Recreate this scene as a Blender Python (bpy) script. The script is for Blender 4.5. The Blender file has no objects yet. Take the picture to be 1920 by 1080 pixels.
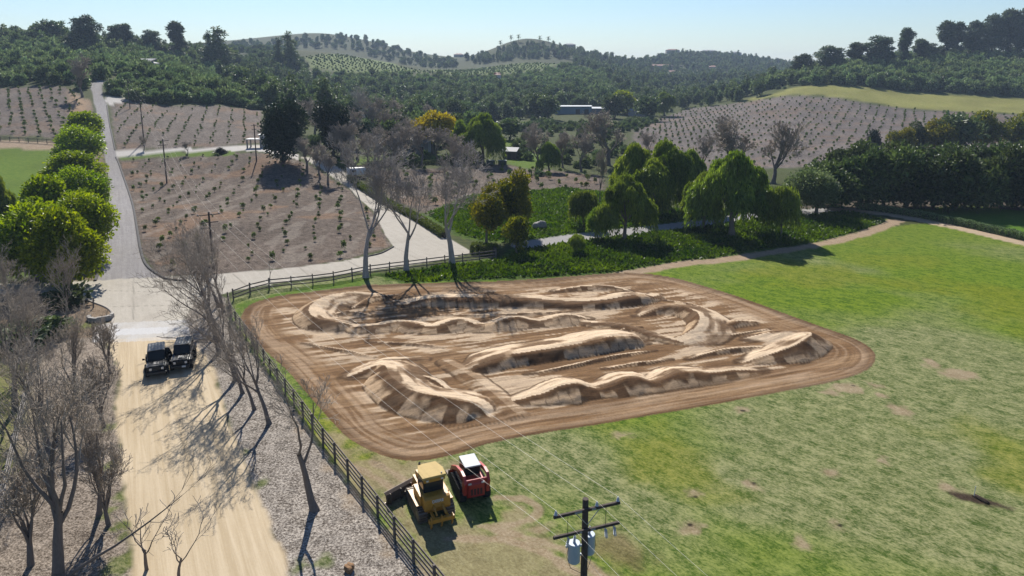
import bpy, bmesh, math, random
import numpy as np
from mathutils import Vector, Matrix
random.seed(7); RNG = np.random.default_rng(7)
S = bpy.context.scene
COL = S.collection
R = math.radians

# ------------------------------------------------------------------ camera
CAM_H, FPX, PPY, HORIZ = 26.0, 1330.0, 400.0, 131.0      # height; focal length, optical axis row and horizon row in 1920x1080 pixels
PITCH = math.atan((PPY - HORIZ) / FPX)
cam_d = bpy.data.cameras.new('camera'); cam = bpy.data.objects.new('camera', cam_d); COL.objects.link(cam)
cam.location = (0, 0, CAM_H); cam.rotation_euler = (R(90) - PITCH, 0, 0)
cam_d.sensor_width = 36; cam_d.lens = 36 * FPX / 1920
cam_d.shift_y = -(540 - PPY) / 1920                      # the picture is a lower crop of the frame
cam_d.clip_start = 0.5; cam_d.clip_end = 12000
S.camera = cam
# ------------------------------------------------------------------ light
SUN_EL, SUN_AZ = R(39), R(-14)                           # azimuth from +Y towards +X
w = bpy.data.worlds.new('World'); S.world = w; w.use_nodes = True
nt = w.node_tree; nt.nodes.clear()
sky = nt.nodes.new('ShaderNodeTexSky'); sky.sky_type = 'NISHITA'; sky.sun_disc = False
sky.sun_elevation = SUN_EL; sky.sun_rotation = SUN_AZ
sky.altitude = 200; sky.air_density = 1.3; sky.dust_density = 0.15; sky.ozone_density = 3.0
bg = nt.nodes.new('ShaderNodeBackground'); bg.inputs[1].default_value = 0.054
wo = nt.nodes.new('ShaderNodeOutputWorld')
tn = nt.nodes.new('ShaderNodeMix'); tn.data_type = 'RGBA'; tn.blend_type = 'MULTIPLY'; tn.inputs[0].default_value = 1; tn.inputs[7].default_value = (.82, .95, 1.20, 1)
nt.links.new(sky.outputs[0], tn.inputs[6]); nt.links.new(tn.outputs[2], bg.inputs[0]); nt.links.new(bg.outputs[0], wo.inputs[0])
sd = bpy.data.lights.new('sun', 'SUN'); sd.energy = 5.0; sd.angle = R(0.55); sd.color = (1.0, 0.95, 0.87)
sun = bpy.data.objects.new('sun', sd); COL.objects.link(sun)
sdir = Vector((math.sin(SUN_AZ) * math.cos(SUN_EL), math.cos(SUN_AZ) * math.cos(SUN_EL), math.sin(SUN_EL)))
sun.rotation_euler = sdir.to_track_quat('Z', 'Y').to_euler(); sun.location = (0, 200, 200)
S.view_settings.view_transform = 'Standard'; S.view_settings.look = 'None'
S.view_settings.exposure = 0.9; S.view_settings.gamma = 1.0
HAZE = 0.00015                                           # density of the air (per metre)
S.cycles.max_bounces = 6; S.cycles.diffuse_bounces = 2; S.cycles.glossy_bounces = 2
S.cycles.transmission_bounces = 4; S.cycles.volume_bounces = 0; S.cycles.transparent_max_bounces = 4

# ------------------------------------------------------------------ tools
def tag(o, label=None, cat=None, group=None, kind=None):
    if label: o['label'] = label
    if cat: o['category'] = cat
    if group: o['group'] = group
    if kind: o['kind'] = kind
    return o
def link(name, data, parent=None):
    o = bpy.data.objects.new(name, data); COL.objects.link(o)
    if parent: o.parent = parent
    return o
def empty(name, loc=(0, 0, 0), rz=0):
    o = link(name, None); o.location = loc; o.rotation_euler = (0, 0, rz); o.empty_display_size = .3
    return o
def copy_tree(o, parent=None):
    c = o.copy(); COL.objects.link(c); c.parent = parent
    for ch in list(o.children): copy_tree(ch, c)
    return c
def np_mesh(name, V, F, mat=None, smooth=True, attrs=None):
    """V (n,3); F one array or list of arrays of quads / tris"""
    if not isinstance(F, list): F = [F]
    F = [np.asarray(f, dtype=np.int32) for f in F if len(f)]
    me = bpy.data.meshes.new(name)
    V = np.asarray(V, dtype=np.float32)
    me.vertices.add(len(V)); me.vertices.foreach_set('co', V.ravel())
    nl = sum(f.size for f in F); npo = sum(len(f) for f in F)
    me.loops.add(nl); me.polygons.add(npo)
    me.loops.foreach_set('vertex_index', np.concatenate([f.ravel() for f in F]))
    tot = np.concatenate([np.full(len(f), f.shape[1], np.int32) for f in F])
    st = np.concatenate([[0], np.cumsum(tot)[:-1]]).astype(np.int32)
    me.polygons.foreach_set('loop_start', st)
    me.polygons.foreach_set('loop_total', tot)
    me.polygons.foreach_set('use_smooth', np.full(npo, smooth))
    me.update(calc_edges=True)
    for k, (dom, typ, arr) in (attrs or {}).items():
        a = me.attributes.new(k, typ, dom)
        a.data.foreach_set('color' if typ == 'FLOAT_COLOR' else 'value', np.asarray(arr, dtype=np.float32).ravel())
    if mat: me.materials.append(mat)
    return me
def hash2(ix, iy, seed):
    h = (ix.astype(np.int64) * 374761393 + iy.astype(np.int64) * 668265263 + seed * 982451653) & 0xffffffff
    h = ((h ^ (h >> 13)) * 1274126177) & 0xffffffff
    return ((h ^ (h >> 16)) & 0xffff) / 65535.0
def vnoise(x, y, seed=0):
    x0 = np.floor(x); y0 = np.floor(y); fx = x - x0; fy = y - y0
    fx = fx * fx * (3 - 2 * fx); fy = fy * fy * (3 - 2 * fy)
    a = hash2(x0, y0, seed); b = hash2(x0 + 1, y0, seed); c = hash2(x0, y0 + 1, seed); d = hash2(x0 + 1, y0 + 1, seed)
    return (a * (1 - fx) + b * fx) * (1 - fy) + (c * (1 - fx) + d * fx) * fy
def fbm(x, y, seed=0, o=4):
    s = 0; a = .5; t = 0
    for i in range(o):
        s = s + a * vnoise(x * 2 ** i + 17.3 * i, y * 2 ** i - 9.1 * i, seed + i); t += a; a *= .5
    return s / t
def sst(a, b, x):
    t = np.clip((x - a) / (b - a), 0, 1); return t * t * (3 - 2 * t)

# ------------------------------------------------------------------ terrain: control points (picture column, row, distance ahead) -> world
CT, ST = math.cos(PITCH), math.sin(PITCH)
def ray(px, py):
    fh = FPX * CT - (py - PPY) * ST; v = FPX * ST + (py - PPY) * CT
    return (px - 960) / fh, v / fh                         # x per metre ahead, drop per metre ahead
CP = []
def cpY(px, py, Y):
    a, d = ray(px, py); CP.append((a, math.log(Y), CAM_H - Y * d))
def cpZ(a, Y, z): CP.append((a, math.log(Y), z))
for a in (-1.5, -1.0, -.6, -.3, 0, .3, .6, 1.0, 1.5):
    for Y in (8, 20, 45, 70, 92): cpZ(a, Y, 0)
for a in (.1, .25, .42, .6, .9, 1.4): cpZ(a, 118, 0)
for a in (.3, .45, .7, 1.1): cpZ(a, 142, 0)
for a in (-.62, -.5, -.4, -.25): cpZ(a, 125, .3)
PTS = [(-300,270,200),(-300,255,212),(-300,150,330),(-300,70,500),(0,272,195),(0,255,208),(0,150,330),(0,100,420),(0,72,520),(100,68,540),(185,300,187),(190,230,232),(180,155,300),
 (160,120,400),(250,84,580),(300,150,330),(300,190,288),(430,198,292),(350,98,600),(480,210,282),(480,270,208),(300,277,202),(300,197,282),(260,300,189),
 (490,300,180),(530,345,160),(430,330,170),(330,340,165),(560,290,190),(620,300,186),(640,350,160),(760,310,190),(760,285,215),(880,345,165),(1050,340,170),(980,290,225),(980,252,290),
 (1150,252,290),(1150,305,215),(1080,214,440),(860,250,290),(680,255,270),(1300,290,240),(1240,222,420),(1400,200,430),(1490,166,450),(1700,174,425),(1900,187,405),(2200,200,390),
 (1700,207,370),(1900,217,350),(2200,235,330),(1500,280,255),(1700,250,290),(1900,290,235),(2200,330,230),(1900,120,520),(2200,105,520),(1650,122,540),(1520,140,560),(1800,104,610),(2200,90,620),
 (1800,140,850),(2200,140,850),(1550,150,800),(700,205,480),(900,220,450),(600,165,560),(800,165,600),(1000,172,600),(1100,165,620),(650,104,800),(570,95,760),(760,122,800),(900,130,850),(1000,115,880),(1080,122,900),(1150,142,820),
 (450,155,500),(450,118,700),(-300,75,1400),(0,85,1400),(360,82,1250),(450,74,1400),(530,66,1400),(600,62,1400),(660,70,1400),(700,79,1400),(760,95,1400),(820,104,1380),(880,108,1350),(920,95,1270),(945,82,1250),(985,72,1250),(1030,78,1250),(1060,88,1250),(1120,100,1300),(1180,113,1400),(1230,105,1500),
 (1265,97,1500),(1340,99,1500),(1420,108,1500),(1480,120,1500),(1700,135,1500),(2200,135,1500),(1250,150,1000),(1350,150,900),(1300,182,700),(1150,192,560),(1450,168,650),(700,110,1150),(500,98,1100),(850,122,1100),(1000,105,1080)]
for p in PTS: cpY(*p)
for a in (-1.4, -.7, 0, .7, 1.4): cpZ(a, 1900, 25); cpZ(a, 3500, 0)
CP = np.array(CP); CPu = CP[:, :2] * np.array([1.6, 1.0])
def _k(r2): return np.where(r2 > 1e-12, .5 * r2 * np.log(np.maximum(r2, 1e-12)), 0)
_n = len(CPu); _A = np.zeros((_n + 3, _n + 3))
_A[:_n, :_n] = _k(((CPu[:, None] - CPu[None]) ** 2).sum(-1)) + np.eye(_n) * 4e-4
_A[:_n, _n] = 1; _A[:_n, _n + 1:] = CPu; _A[_n:, :_n] = _A[:_n, _n:].T
_W = np.linalg.solve(_A, np.concatenate([CP[:, 2], [0, 0, 0]]))
def base_z(x, y):
    x = np.asarray(x, float); y = np.asarray(y, float); sh = x.shape; x = x.ravel(); y = y.ravel()
    yy = np.maximum(y, 8); u = np.clip(x / yy, -1.5, 1.5) * 1.6; v = np.log(np.minimum(yy, 3500)); z = np.zeros(len(x))
    for i in range(0, len(x), 20000):
        q = slice(i, i + 20000)
        r2 = (u[q, None] - CPu[None, :, 0]) ** 2 + (v[q, None] - CPu[None, :, 1]) ** 2
        z[q] = _k(r2) @ _W[:_n] + _W[_n] + _W[_n + 1] * u[q] + _W[_n + 2] * v[q]
    z *= sst(78, 108, y)
    return z.reshape(sh)
_Ys = np.concatenate([np.arange(15, 130, 1.0), 130 * 1.008 ** np.arange(0, 400)])
def hits(pp):
    """picture points -> points of the terrain (first crossing along the ray)"""
    out = []
    for (px, py) in pp:
        a, d = ray(px, py)
        g = base_z(a * _Ys, _Ys) - (CAM_H - _Ys * d)
        idx = np.where(g > 0)[0]
        if len(idx) == 0 or idx[0] == 0: i = int(np.argmax(g)); Y = _Ys[i]
        else:
            i = idx[0]; t = g[i - 1] / (g[i - 1] - g[i]); Y = _Ys[i - 1] + t * (_Ys[i] - _Ys[i - 1])
        out.append((a * Y, Y))
    return np.array(out)
def at(px, py):
    x, y = hits([(px, py)])[0]; return Vector((x, y, float(gz(x, y))))
def mper(px, py): return at(px, py).y / FPX * 1.0          # metres per picture pixel there
# ------------------------------------------------------------------ ground zones
def poly_sd(x, y, P, margin=6.0):
    """signed distance to a closed polygon, negative inside; far points get +margin"""
    out = np.full(x.shape, margin)
    sel = np.where((x > P[:, 0].min() - margin) & (x < P[:, 0].max() + margin) & (y > P[:, 1].min() - margin) & (y < P[:, 1].max() + margin))[0]
    if len(sel) == 0: return out
    X = x[sel]; Y = y[sel]; d2 = np.full(len(sel), 1e18); ins = np.zeros(len(sel), bool)
    Q = np.roll(P, -1, 0)
    for (ax, ay), (bx, by) in zip(P, Q):
        ex, ey = bx - ax, by - ay; L = ex * ex + ey * ey + 1e-9
        t = np.clip(((X - ax) * ex + (Y - ay) * ey) / L, 0, 1)
        d2 = np.minimum(d2, (X - ax - t * ex) ** 2 + (Y - ay - t * ey) ** 2)
        c = (ay > Y) != (by > Y)
        ins ^= c & (X < (bx - ax) * (Y - ay) / (by - ay + 1e-12) + ax)
    d = np.sqrt(d2); out[sel] = np.where(ins, -d, d)
    return out
def line_d(x, y, P, margin=6.0, vals=None):
    """distance, signed side, length along and interpolated value for an open polyline"""
    n = x.shape[0]; D = np.full(n, margin * 2.0); SD = np.ones(n); A = np.zeros(n); VV = np.zeros(n)
    sel = np.where((x > P[:, 0].min() - margin) & (x < P[:, 0].max() + margin) & (y > P[:, 1].min() - margin) & (y < P[:, 1].max() + margin))[0]
    if len(sel) == 0: return D, SD, A, VV
    X = x[sel]; Y = y[sel]; d = np.full(len(sel), 1e9); s = np.ones(len(sel)); al = np.zeros(len(sel)); vv = np.zeros(len(sel)); acc = 0
    for i in range(len(P) - 1):
        ax, ay = P[i]; bx, by = P[i + 1]; ex, ey = bx - ax, by - ay; L = math.hypot(ex, ey) + 1e-9
        t = np.clip(((X - ax) * ex + (Y - ay) * ey) / (L * L), 0, 1)
        q = np.hypot(X - ax - t * ex, Y - ay - t * ey); m = q < d
        d = np.where(m, q, d); s = np.where(m, np.sign(ex * (Y - ay) - ey * (X - ax)), s); al = np.where(m, acc + t * L, al)
        if vals is not None: vv = np.where(m, vals[i] * (1 - t) + vals[i + 1] * t, vv)
        acc += L
    D[sel] = d; SD[sel] = s; A[sel] = al; VV[sel] = vv
    return D, SD, A, VV
def smooth_line(P, n=6):
    P = np.asarray(P, float); out = []
    for i in range(len(P) - 1):
        p0 = P[max(i - 1, 0)]; p1 = P[i]; p2 = P[i + 1]; p3 = P[min(i + 2, len(P) - 1)]
        for t in np.linspace(0, 1, n, endpoint=False):
            out.append(.5 * ((2 * p1) + (-p0 + p2) * t + (2 * p0 - 5 * p1 + 4 * p2 - p3) * t * t + (-p0 + 3 * p1 - 3 * p2 + p3) * t ** 3))
    out.append(P[-1]); return np.array(out)

Z_ = {}
def zone(key, pts): Z_[key] = hits(pts)
zone('field', [(425,562),(560,530),(700,515),(960,525),(1180,510),(1290,490),(1360,488),(1500,465),(1600,445),(1670,425),(1740,418),(1920,452),(2400,560),(3200,1300),(900,1300),(830,1110),(700,960),(600,830),(520,722),(432,600)])
zone('bank', [(690,516),(930,485),(985,455),(1200,428),(1360,412),(1590,394),(1672,414),(1640,432),(1560,455),(1440,470),(1340,487),(1230,505),(1180,512),(1000,524),(760,533)])
zone('bank2', [(790,402),(880,366),(1060,352),(1140,360),(1260,390),(1420,395),(1330,416),(1200,430),(1100,440),(980,455),(900,455),(850,440)])
zone('mulchR', [(335,630),(345,600),(360,575),(405,552),(425,560),(435,602),(520,722),(600,830),(700,960),(830,1110),(900,1300),(560,1300),(540,1100),(470,900),(430,800),(400,690)])
zone('mulchL', [(-400,640),(195,634),(228,700),(215,760),(225,830),(248,1080),(260,1300),(-400,1300)])
zone('litter', [(-400,548),(60,549),(150,560),(180,569),(203,578),(213,592),(207,612),(195,636),(-400,642)])
zone('weedL', [(-400,640),(60,640),(50,700),(45,760),(20,860),(-40,1000),(-400,1000)])
zone('dirtroad', [(193,634),(330,626),(352,628),(400,690),(432,800),(472,900),(507,980),(540,1080),(600,1300),(255,1300),(250,1080),(240,1000),(230,900),(225,830),(215,760),(226,700)])
zone('conc1', [(-400,536),(0,532),(183,526),(240,521),(300,519),(410,514),(408,553),(362,573),(345,600),(335,630),(193,638),(207,612),(213,592),(203,578),(180,569),(150,560),(60,549),(-400,560)])
zone('conc2', [(395,515),(520,505),(640,490),(712,475),(738,463),(722,440),(700,395),(655,352),(600,315),(560,294),(600,294),(640,318),(690,352),(720,380),(775,407),(832,441),(888,474),(800,493),(690,508),(560,524),(440,545),(400,556)])
zone('conc3', [(214,284),(300,279),(400,277),(490,272),(560,290),(560,300),(480,283),(400,283),(300,285),(220,294)])
zone('conc4', [(192,184),(215,183),(250,187),(205,197)])
zone('asph', [(183,526),(188,490),(190,455),(205,415),(204,370),(200,330),(197,300),(190,260),(183,220),(175,185),(169,158),(180,152),(207,150),(195,156),(190,165),(192,180),(200,195),(205,230),(212,265),(217,287),(224,310),(238,350),(249,385),(257,430),(264,470),(275,497),(305,520),(240,522)])
zone('orchA', [(222,297),(330,290),(480,286),(560,300),(600,320),(655,355),(700,398),(722,440),(735,463),(640,489),(520,505),(400,514),(300,518),(264,470),(249,385),(224,312)])
zone('verge', [(222,295),(300,286),(440,282),(440,291),(330,293),(228,301)])
zone('orchB', [(207,197),(245,188),(360,196),(490,208),(492,268),(400,276),(300,278),(217,282)])
zone('orchC', [(-400,150),(100,160),(135,168),(168,190),(180,225),(186,262),(-400,262)])
zone('pathC', [(130,168),(165,190),(165,215),(130,215)])
zone('stripC', [(-400,262),(112,268),(100,284),(-400,282)])
zone('lawnC', [(-400,282),(100,284),(105,400),(60,520),(-400,526)])
zone('underrow', [(60,524),(105,400),(110,270),(186,262),(200,320),(204,380),(190,455),(185,526)])
zone('orchD', [(690,318),(860,314),(940,308),(1130,330),(1135,356),(1000,362),(880,368),(800,402),(730,372)])
zone('orchE', [(1190,232),(1290,203),(1390,192),(1700,205),(1920,216),(2400,240),(2400,310),(1560,310),(1300,320),(1180,310)])
zone('grassE', [(1375,191),(1440,178),(1490,165),(1700,173),(1920,185),(2400,200),(2400,240),(1920,214),(1700,203),(1390,191)])
zone('lawnD', [(630,298),(700,292),(860,291),(870,304),(760,308),(640,308)])
zone('lawnE', [(945,262),(1000,270),(1060,305),(990,318),(950,305)])
zone('lawnR', [(1640,398),(1760,418),(1920,447),(2400,545),(2400,420),(1800,386)])
zone('underavo', [(1480,396),(1640,400),(1800,398),(2400,425),(2400,330),(1560,350)])
zone('farorch1', [(572,106),(600,104),(650,104),(700,112),(745,124),(800,135),(720,138),(640,136),(585,126)])
zone('farorch2', [(800,131),(900,127),(1000,118),(1045,120),(1010,134),(850,140)])
zone('farlawn1', [(1285,152),(1310,148),(1310,158),(1285,158)]); zone('farlawn2', [(1338,148),(1365,150),(1365,158),(1338,158)])
zone('farlawn3', [(185,88),(222,88),(222,98),(185,96)])
TRK = smooth_line(np.vstack([hits([(455,596),(470,572),(520,556),(600,546),(680,536),(760,533),(900,530),(1000,525),(1100,517),(1180,512),(1250,519),(1330,540),(1400,562),(1480,592),(1560,620),(1610,640),(1636,662),(1630,685),(1600,701),(1540,717),(1440,736),(1330,757),(1220,776),(1120,793),(1000,811),(910,829),(850,848),(780,860),(720,850),(660,820),(620,780),(580,735),(540,690),(500,655),(470,627)])] + [hits([(455,596)])]), 3)[:-1]
LANE = hits([(420,660),(520,640),(640,600)])
driveC = smooth_line(hits([(985,459),(1100,443),(1200,432),(1300,420),(1420,404),(1500,398),(1595,393)]), 4)
pathA = smooth_line(hits([(1150,517),(1230,503),(1290,493),(1360,487),(1480,468),(1560,453),(1630,434),(1680,414)]), 4)
pathB = smooth_line(hits([(1570,393),(1640,398),(1720,411),(1800,427),(1920,456),(2100,500),(2400,580)]), 4)

# ------------------------------------------------------------------ the dirt jumps
def pl(*a): return hits(list(a))
# each mound: crest line (picture points), heights along it, half width on the left / right side of the line (walking along it), flat top half width
MOUNDS = []
def mound(pts, hs, wl, wr, top=.25):
    P = smooth_line(np.hstack([pl(*pts), np.array(hs, float)[:, None]]), 5)
    MOUNDS.append((P[:, :2], P[:, 2], wl, wr, top))
# back straight: long table with a steep near face
mound([(762,569),(800,566),(860,566),(920,567),(1000,568),(1060,571),(1130,570),(1195,562),(1225,556)], [.2,1.2,1.6,1.5,1.55,1.2,1.4,1.8,.3], 2.4, .95, .9)
mound([(1040,545),(1090,540),(1140,540),(1180,545)], [.2,.8,.9,.2], 1.6, 1.2, .2)
# second lane: rollers
mound([(672,616),(715,614),(735,610),(775,613),(812,616),(858,609),(905,614),(962,606),(1010,605),(1062,599),(1100,597)], [.8,.9,1.1,1.3,.8,1.75,.8,1.8,.8,1.5,.2], 2.0, 1.7, .35)
# far left berm
mound([(700,552),(655,556),(606,570),(580,590),(592,607),(640,612),(668,612)], [.6,1.6,2.1,2.0,1.8,1.3,.3], 2.6, 1.5, .15)
mound([(668,575),(700,560),(745,552)], [.5,.8,.2], 1.2, 1.2, .1)
# near left berm
mound([(662,704),(700,696),(722,700),(734,724),(772,752),(830,764),(890,770),(912,778)], [.3,1.2,1.9,2.3,2.4,2.2,1.5,.2], 3.0, 1.9, .15)
mound([(690,686),(730,676),(800,672)], [.2,.6,.1], 1.8, 1.6, .1)
# long table in the middle with a dark near face
mound([(872,694),(905,689),(960,676),(1040,664),(1100,655),(1150,645),(1192,641),(1208,640)], [.2,1.2,1.6,1.7,1.9,2.1,1.4,.1], 3.4, 1.0, .5)
# near straight: rollers
mound([(962,752),(1010,745),(1072,735),(1120,733),(1182,722),(1228,722),(1275,709),(1330,706),(1380,698),(1430,694)], [.3,.9,2.0,.9,1.8,.9,1.6,1.1,.7,.1], 2.6, 1.7, .25)
# right end berm
mound([(1400,678),(1440,672),(1484,664),(1512,652),(1520,640),(1492,632),(1450,628),(1400,632)], [.2,1.1,2.0,2.5,2.3,1.7,1.1,.2], 3.0, 1.6, .12)
# middle right berm
mound([(1205,590),(1240,583),(1280,587),(1306,600),(1310,616),(1295,630),(1255,636)], [.3,1.2,1.9,2.2,2.1,1.5,.2], 3.0, 1.1, .12)
mound([(1100,605),(1160,612),(1220,628),(1275,640)], [.4,.8,.7,.3], 1.1, 1.0, .5)
mound([(1352,612),(1385,606),(1412,604)], [.5,.8,.4], 1.4, .9, .3)
mound([(1300,640),(1370,628),(1440,616)], [.2,.35,.15], .9, .7, .1)
# diagonal ramp to the near straight
mound([(836,678),(880,705),(925,740),(966,774)], [.25,.45,.5,.3], 1.6, 1.5, .5)
# low windrows and small lumps between the lanes
mound([(690,640),(760,643),(835,650)], [.1,.35,.1], .9, .8, .1)
mound([(985,700),(1060,688),(1150,668),(1230,655)], [.1,.4,.45,.1], .9, .7, .1)
mound([(770,700),(815,716),(850,742)], [.2,.7,.2], 1.3, 1.2, .1)
mound([(1290,672),(1340,660),(1400,654),(1440,650)], [.1,.5,.7,.2], 1.4, .9, .1)
mound([(800,588),(900,590),(1010,586),(1120,580)], [.1,.35,.35,.1], .8, .7, .1)
mound([(1120,628),(1165,622),(1200,612)], [.2,.7,.2], 1.0, .9, .1)
mound([(620,592),(650,586),(690,590)], [.2,.7,.3], 1.2, 1.0, .1)
mound([(560,640),(640,655),(700,668)], [.1,.3,.1], .8, .8, .1)
mound([(1240,560),(1300,572),(1350,590)], [.15,.5,.2], 1.0, .9, .1)
mound([(1130,690),(1200,680),(1260,672)], [.1,.4,.1], .9, .7, .1)
# windrow round the edge
RAMP = [i for i, mm in enumerate(MOUNDS) if abs(mm[1].max() - .5) < .03 and mm[4] == .5]
MOUNDS.append((TRK[5:78], np.full(73, .10), .5, .5, .02))
def mound_f(x, y):
    """height of the built mounds, and where on its mound each point lies: length along the crest, side, share of the slope, number"""
    z = np.zeros(x.shape); U = np.zeros(x.shape); S_ = np.ones(x.shape); T_ = np.ones(x.shape); K = np.zeros(x.shape)
    wob = .22 * (vnoise(x * .9, y * .9, 5) - .5)
    for k, (P, hs, wl, wr, top) in enumerate(MOUNDS):
        D, SD, A, H = line_d(x, y, P, 5.0, hs)
        Wd = np.where(SD > 0, wl * 1.08, wr) * (.3 + .7 * np.clip(H, 0, 2.0) / 1.7)
        t = np.clip((D + wob * .6 - top) / np.maximum(Wd, .05), 0, 1)
        prof = np.where(SD > 0, (1 - t) * (1 + .25 * t * (1 - t)), (1 - t) ** .85)
        h = H * .45 * prof; m = h > z
        z = np.where(m, h, z); U = np.where(m, A, U); S_ = np.where(m, SD, S_); T_ = np.where(m, t, T_); K = np.where(m, k, K)
    return z, U, S_, T_, K
def mound_z(x, y): return mound_f(x, y)[0]
def extra_z(x, y):
    """relief on top of the smooth terrain"""
    x = np.asarray(x, float); y = np.asarray(y, float); sh = x.shape; x = x.ravel(); y = y.ravel()
    z = np.zeros(x.shape)
    near = np.where((y < 190) & (y > 5))[0]
    if len(near):
        X = x[near]; Y = y[near]; dz = np.zeros(len(near))
        sd = poly_sd(X, Y, TRK, 4.0)
        m = sst(.6, -1.2, sd)
        mz = mound_z(X, Y)
        dz += mz * np.maximum(m, sst(1.2, .2, sd))
        dz += .13 * sst(.02, .3, mz) * m * (fbm(X * 1.3, Y * 1.3, 6, 3) - .5)
        dz += m * (.07 * (fbm(X * .45, Y * .45, 3, 4) - .5) + .06 * (fbm(X * 2.2, Y * 2.2, 4, 3) - .5))
        dz -= .12 * m
        for k, amp in (('bank', 1.0), ('bank2', .8)):
            b = sst(.5, -2.5, poly_sd(X, Y, Z_[k], 4.0)) * amp
            D, _, _, _ = line_d(X, Y, driveC, 8); b = b * sst(1.8, 4.5, D)
            D, _, _, _ = line_d(X, Y, pathA, 8); b = b * sst(.8, 2.5, D)
            dz += b * (.9 * (fbm(X * .25, Y * .25, 11, 3) - .45) + .45 * (fbm(X * .9, Y * .9, 12, 3) - .5))
        f = sst(.5, -1, poly_sd(X, Y, Z_['field'], 4.0)) * (1 - m)
        dz += f * (.22 * (fbm(X * .05, Y * .05, 21, 3) - .5) + .07 * (fbm(X * 1.1, Y * 1.1, 22, 3) - .5))
        for k in ('mulchR', 'mulchL', 'orchA', 'litter'):
            f = sst(.3, -1.0, poly_sd(X, Y, Z_[k], 3.0))
            dz += f * .10 * (fbm(X * .8, Y * .8, 23, 3) - .4)
        z[near] = dz
    return z.reshape(sh)
def gz(x, y):
    xa = np.atleast_1d(np.asarray(x, float)); ya = np.atleast_1d(np.asarray(y, float))
    r = base_z(xa, ya) + extra_z(xa, ya)
    return r if np.ndim(x) else r[0]

# ------------------------------------------------------------------ ground mesh
def ground_rows():
    rows = [4.0, 10.0, 18.0]; py = 1300.0
    while True:
        a, d = ray(960, py); Y = CAM_H / d
        if Y > 215: break
        rows.append(Y); py -= 2.4 if Y < 44 else (1.5 if Y < 96 else 2.0)
    while rows[-1] < 3600: rows.append(rows[-1] * 1.018)
    return np.array(rows + [4200.0])
ROWS = ground_rows()
AZ = np.concatenate([np.arange(-180, -60, 10), np.arange(-60, -41, 1.0), np.concatenate([np.arange(-41, -23, .10), np.arange(-23, 30, .072), np.arange(30, 41, .10)]), np.arange(41, 60, 1.0), np.arange(60, 181, 10)]) * math.pi / 180
RR, AA = np.meshgrid(ROWS, AZ, indexing='ij')
GX = (RR * np.sin(AA)).ravel(); GY = (RR * np.cos(AA)).ravel()
GB = base_z(GX, GY); GZ = GB + extra_z(GX, GY)
GZ = np.where(GY < 5, 0, GZ)
NV = len(GX)
cA = np.zeros((NV, 3)); cB = np.zeros((NV, 3)); par = np.zeros((NV, 3)); ZID = np.zeros(NV, int)
big = fbm(GX * .02, GY * .02, 31, 4)[:, None]
fh_ = sst(450, 800, GY)[:, None]
cA[:] = np.array((.034, .050, .014)) * (1 - .2 * fh_); cB[:] = np.array((.088, .095, .034)) * (1 - .2 * fh_); par[:] = (1, 0, 0)
cA += (big - .5) * .02
NAMES = ['ground']
def paint(D, name, A, B, pr, soft=.25, wob=.3, wobs=.8, amount=1.0, vary=0.0, thr=.5):
    """blend a zone in where the signed distance D is negative"""
    global cA, cB, par
    sel = np.where(D < 3.0 + wob)[0]
    if len(sel) == 0: return
    n = fbm(GX[sel] * wobs, GY[sel] * wobs, 41, 3) - .5
    wgt = sst(soft, -soft, D[sel] + n * 2 * wob) * amount
    A = np.array(A); B = np.array(B); W = wgt[:, None]
    if vary:
        v = 1 + vary * (fbm(GX[sel] * .08, GY[sel] * .08, 47, 4) - .5)[:, None] * 2; A = A * v; B = B * v
    cA[sel] = cA[sel] * (1 - W) + A * W; cB[sel] = cB[sel] * (1 - W) + B * W; par[sel] = par[sel] * (1 - W) + np.array(pr) * W
    if name:
        if name not in NAMES: NAMES.append(name)
        ZID[sel[wgt > thr]] = NAMES.index(name)
def pz(key, name, *a, **k): paint(poly_sd(GX, GY, Z_[key], 8.0), name, *a, **k)
MUL = ((.075, .060, .047), (.52, .46, .39), (.1, .9, 0))
ORC = ((.032, .022, .017), (.225, .178, .142), (.45, .55, 0))
LAWN = ((.060, .118, .008), (.115, .165, .016), (1, 0, 0))
WEED = ((.020, .050, .004), (.095, .160, .012), (1, 0, 0))
pz('underavo', None, (.05, .045, .03), (.16, .13, .10), (.5, .5, 0), soft=1.5)
pz('orchE', 'orchard_ground', (.060, .050, .046), (.215, .184, .166), (.5, .5, 0), soft=2, wob=2, wobs=.2, vary=.35)
pz('grassE', 'meadow', (.16, .19, .035), (.30, .26, .10), (1, 0, 0), soft=2, wob=2.5, wobs=.2, vary=.3)
pz('orchD', 'orchard_ground', *ORC, soft=1, wob=1, vary=.2)
pz('orchB', 'orchard_ground', (.045, .034, .028), (.235, .195, .166), (.5, .5, 0), soft=.6, wob=.8, vary=.25)
pz('orchC', 'orchard_ground', (.045, .034, .028), (.22, .182, .156), (.5, .5, 0), soft=.6, wob=.8, vary=.2)
pz('pathC', None, (.30, .20, .12), (.38, .27, .17), (.5, .5, 0), soft=2, wob=1.5)
pz('stripC', 'dirt_strip', (.24, .17, .11), (.40, .31, .22), (.5, .5, 0), soft=.5, wob=.6)
pz('lawnC', 'lawn', *LAWN, soft=.6, wob=.8, vary=.25)
pz('underrow', None, (.13, .10, .06), (.28, .22, .15), (.5, .5, 0), soft=.8, wob=.8)
pz('orchA', 'orchard_ground', *ORC, soft=.3, wob=.4, vary=.28)
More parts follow.
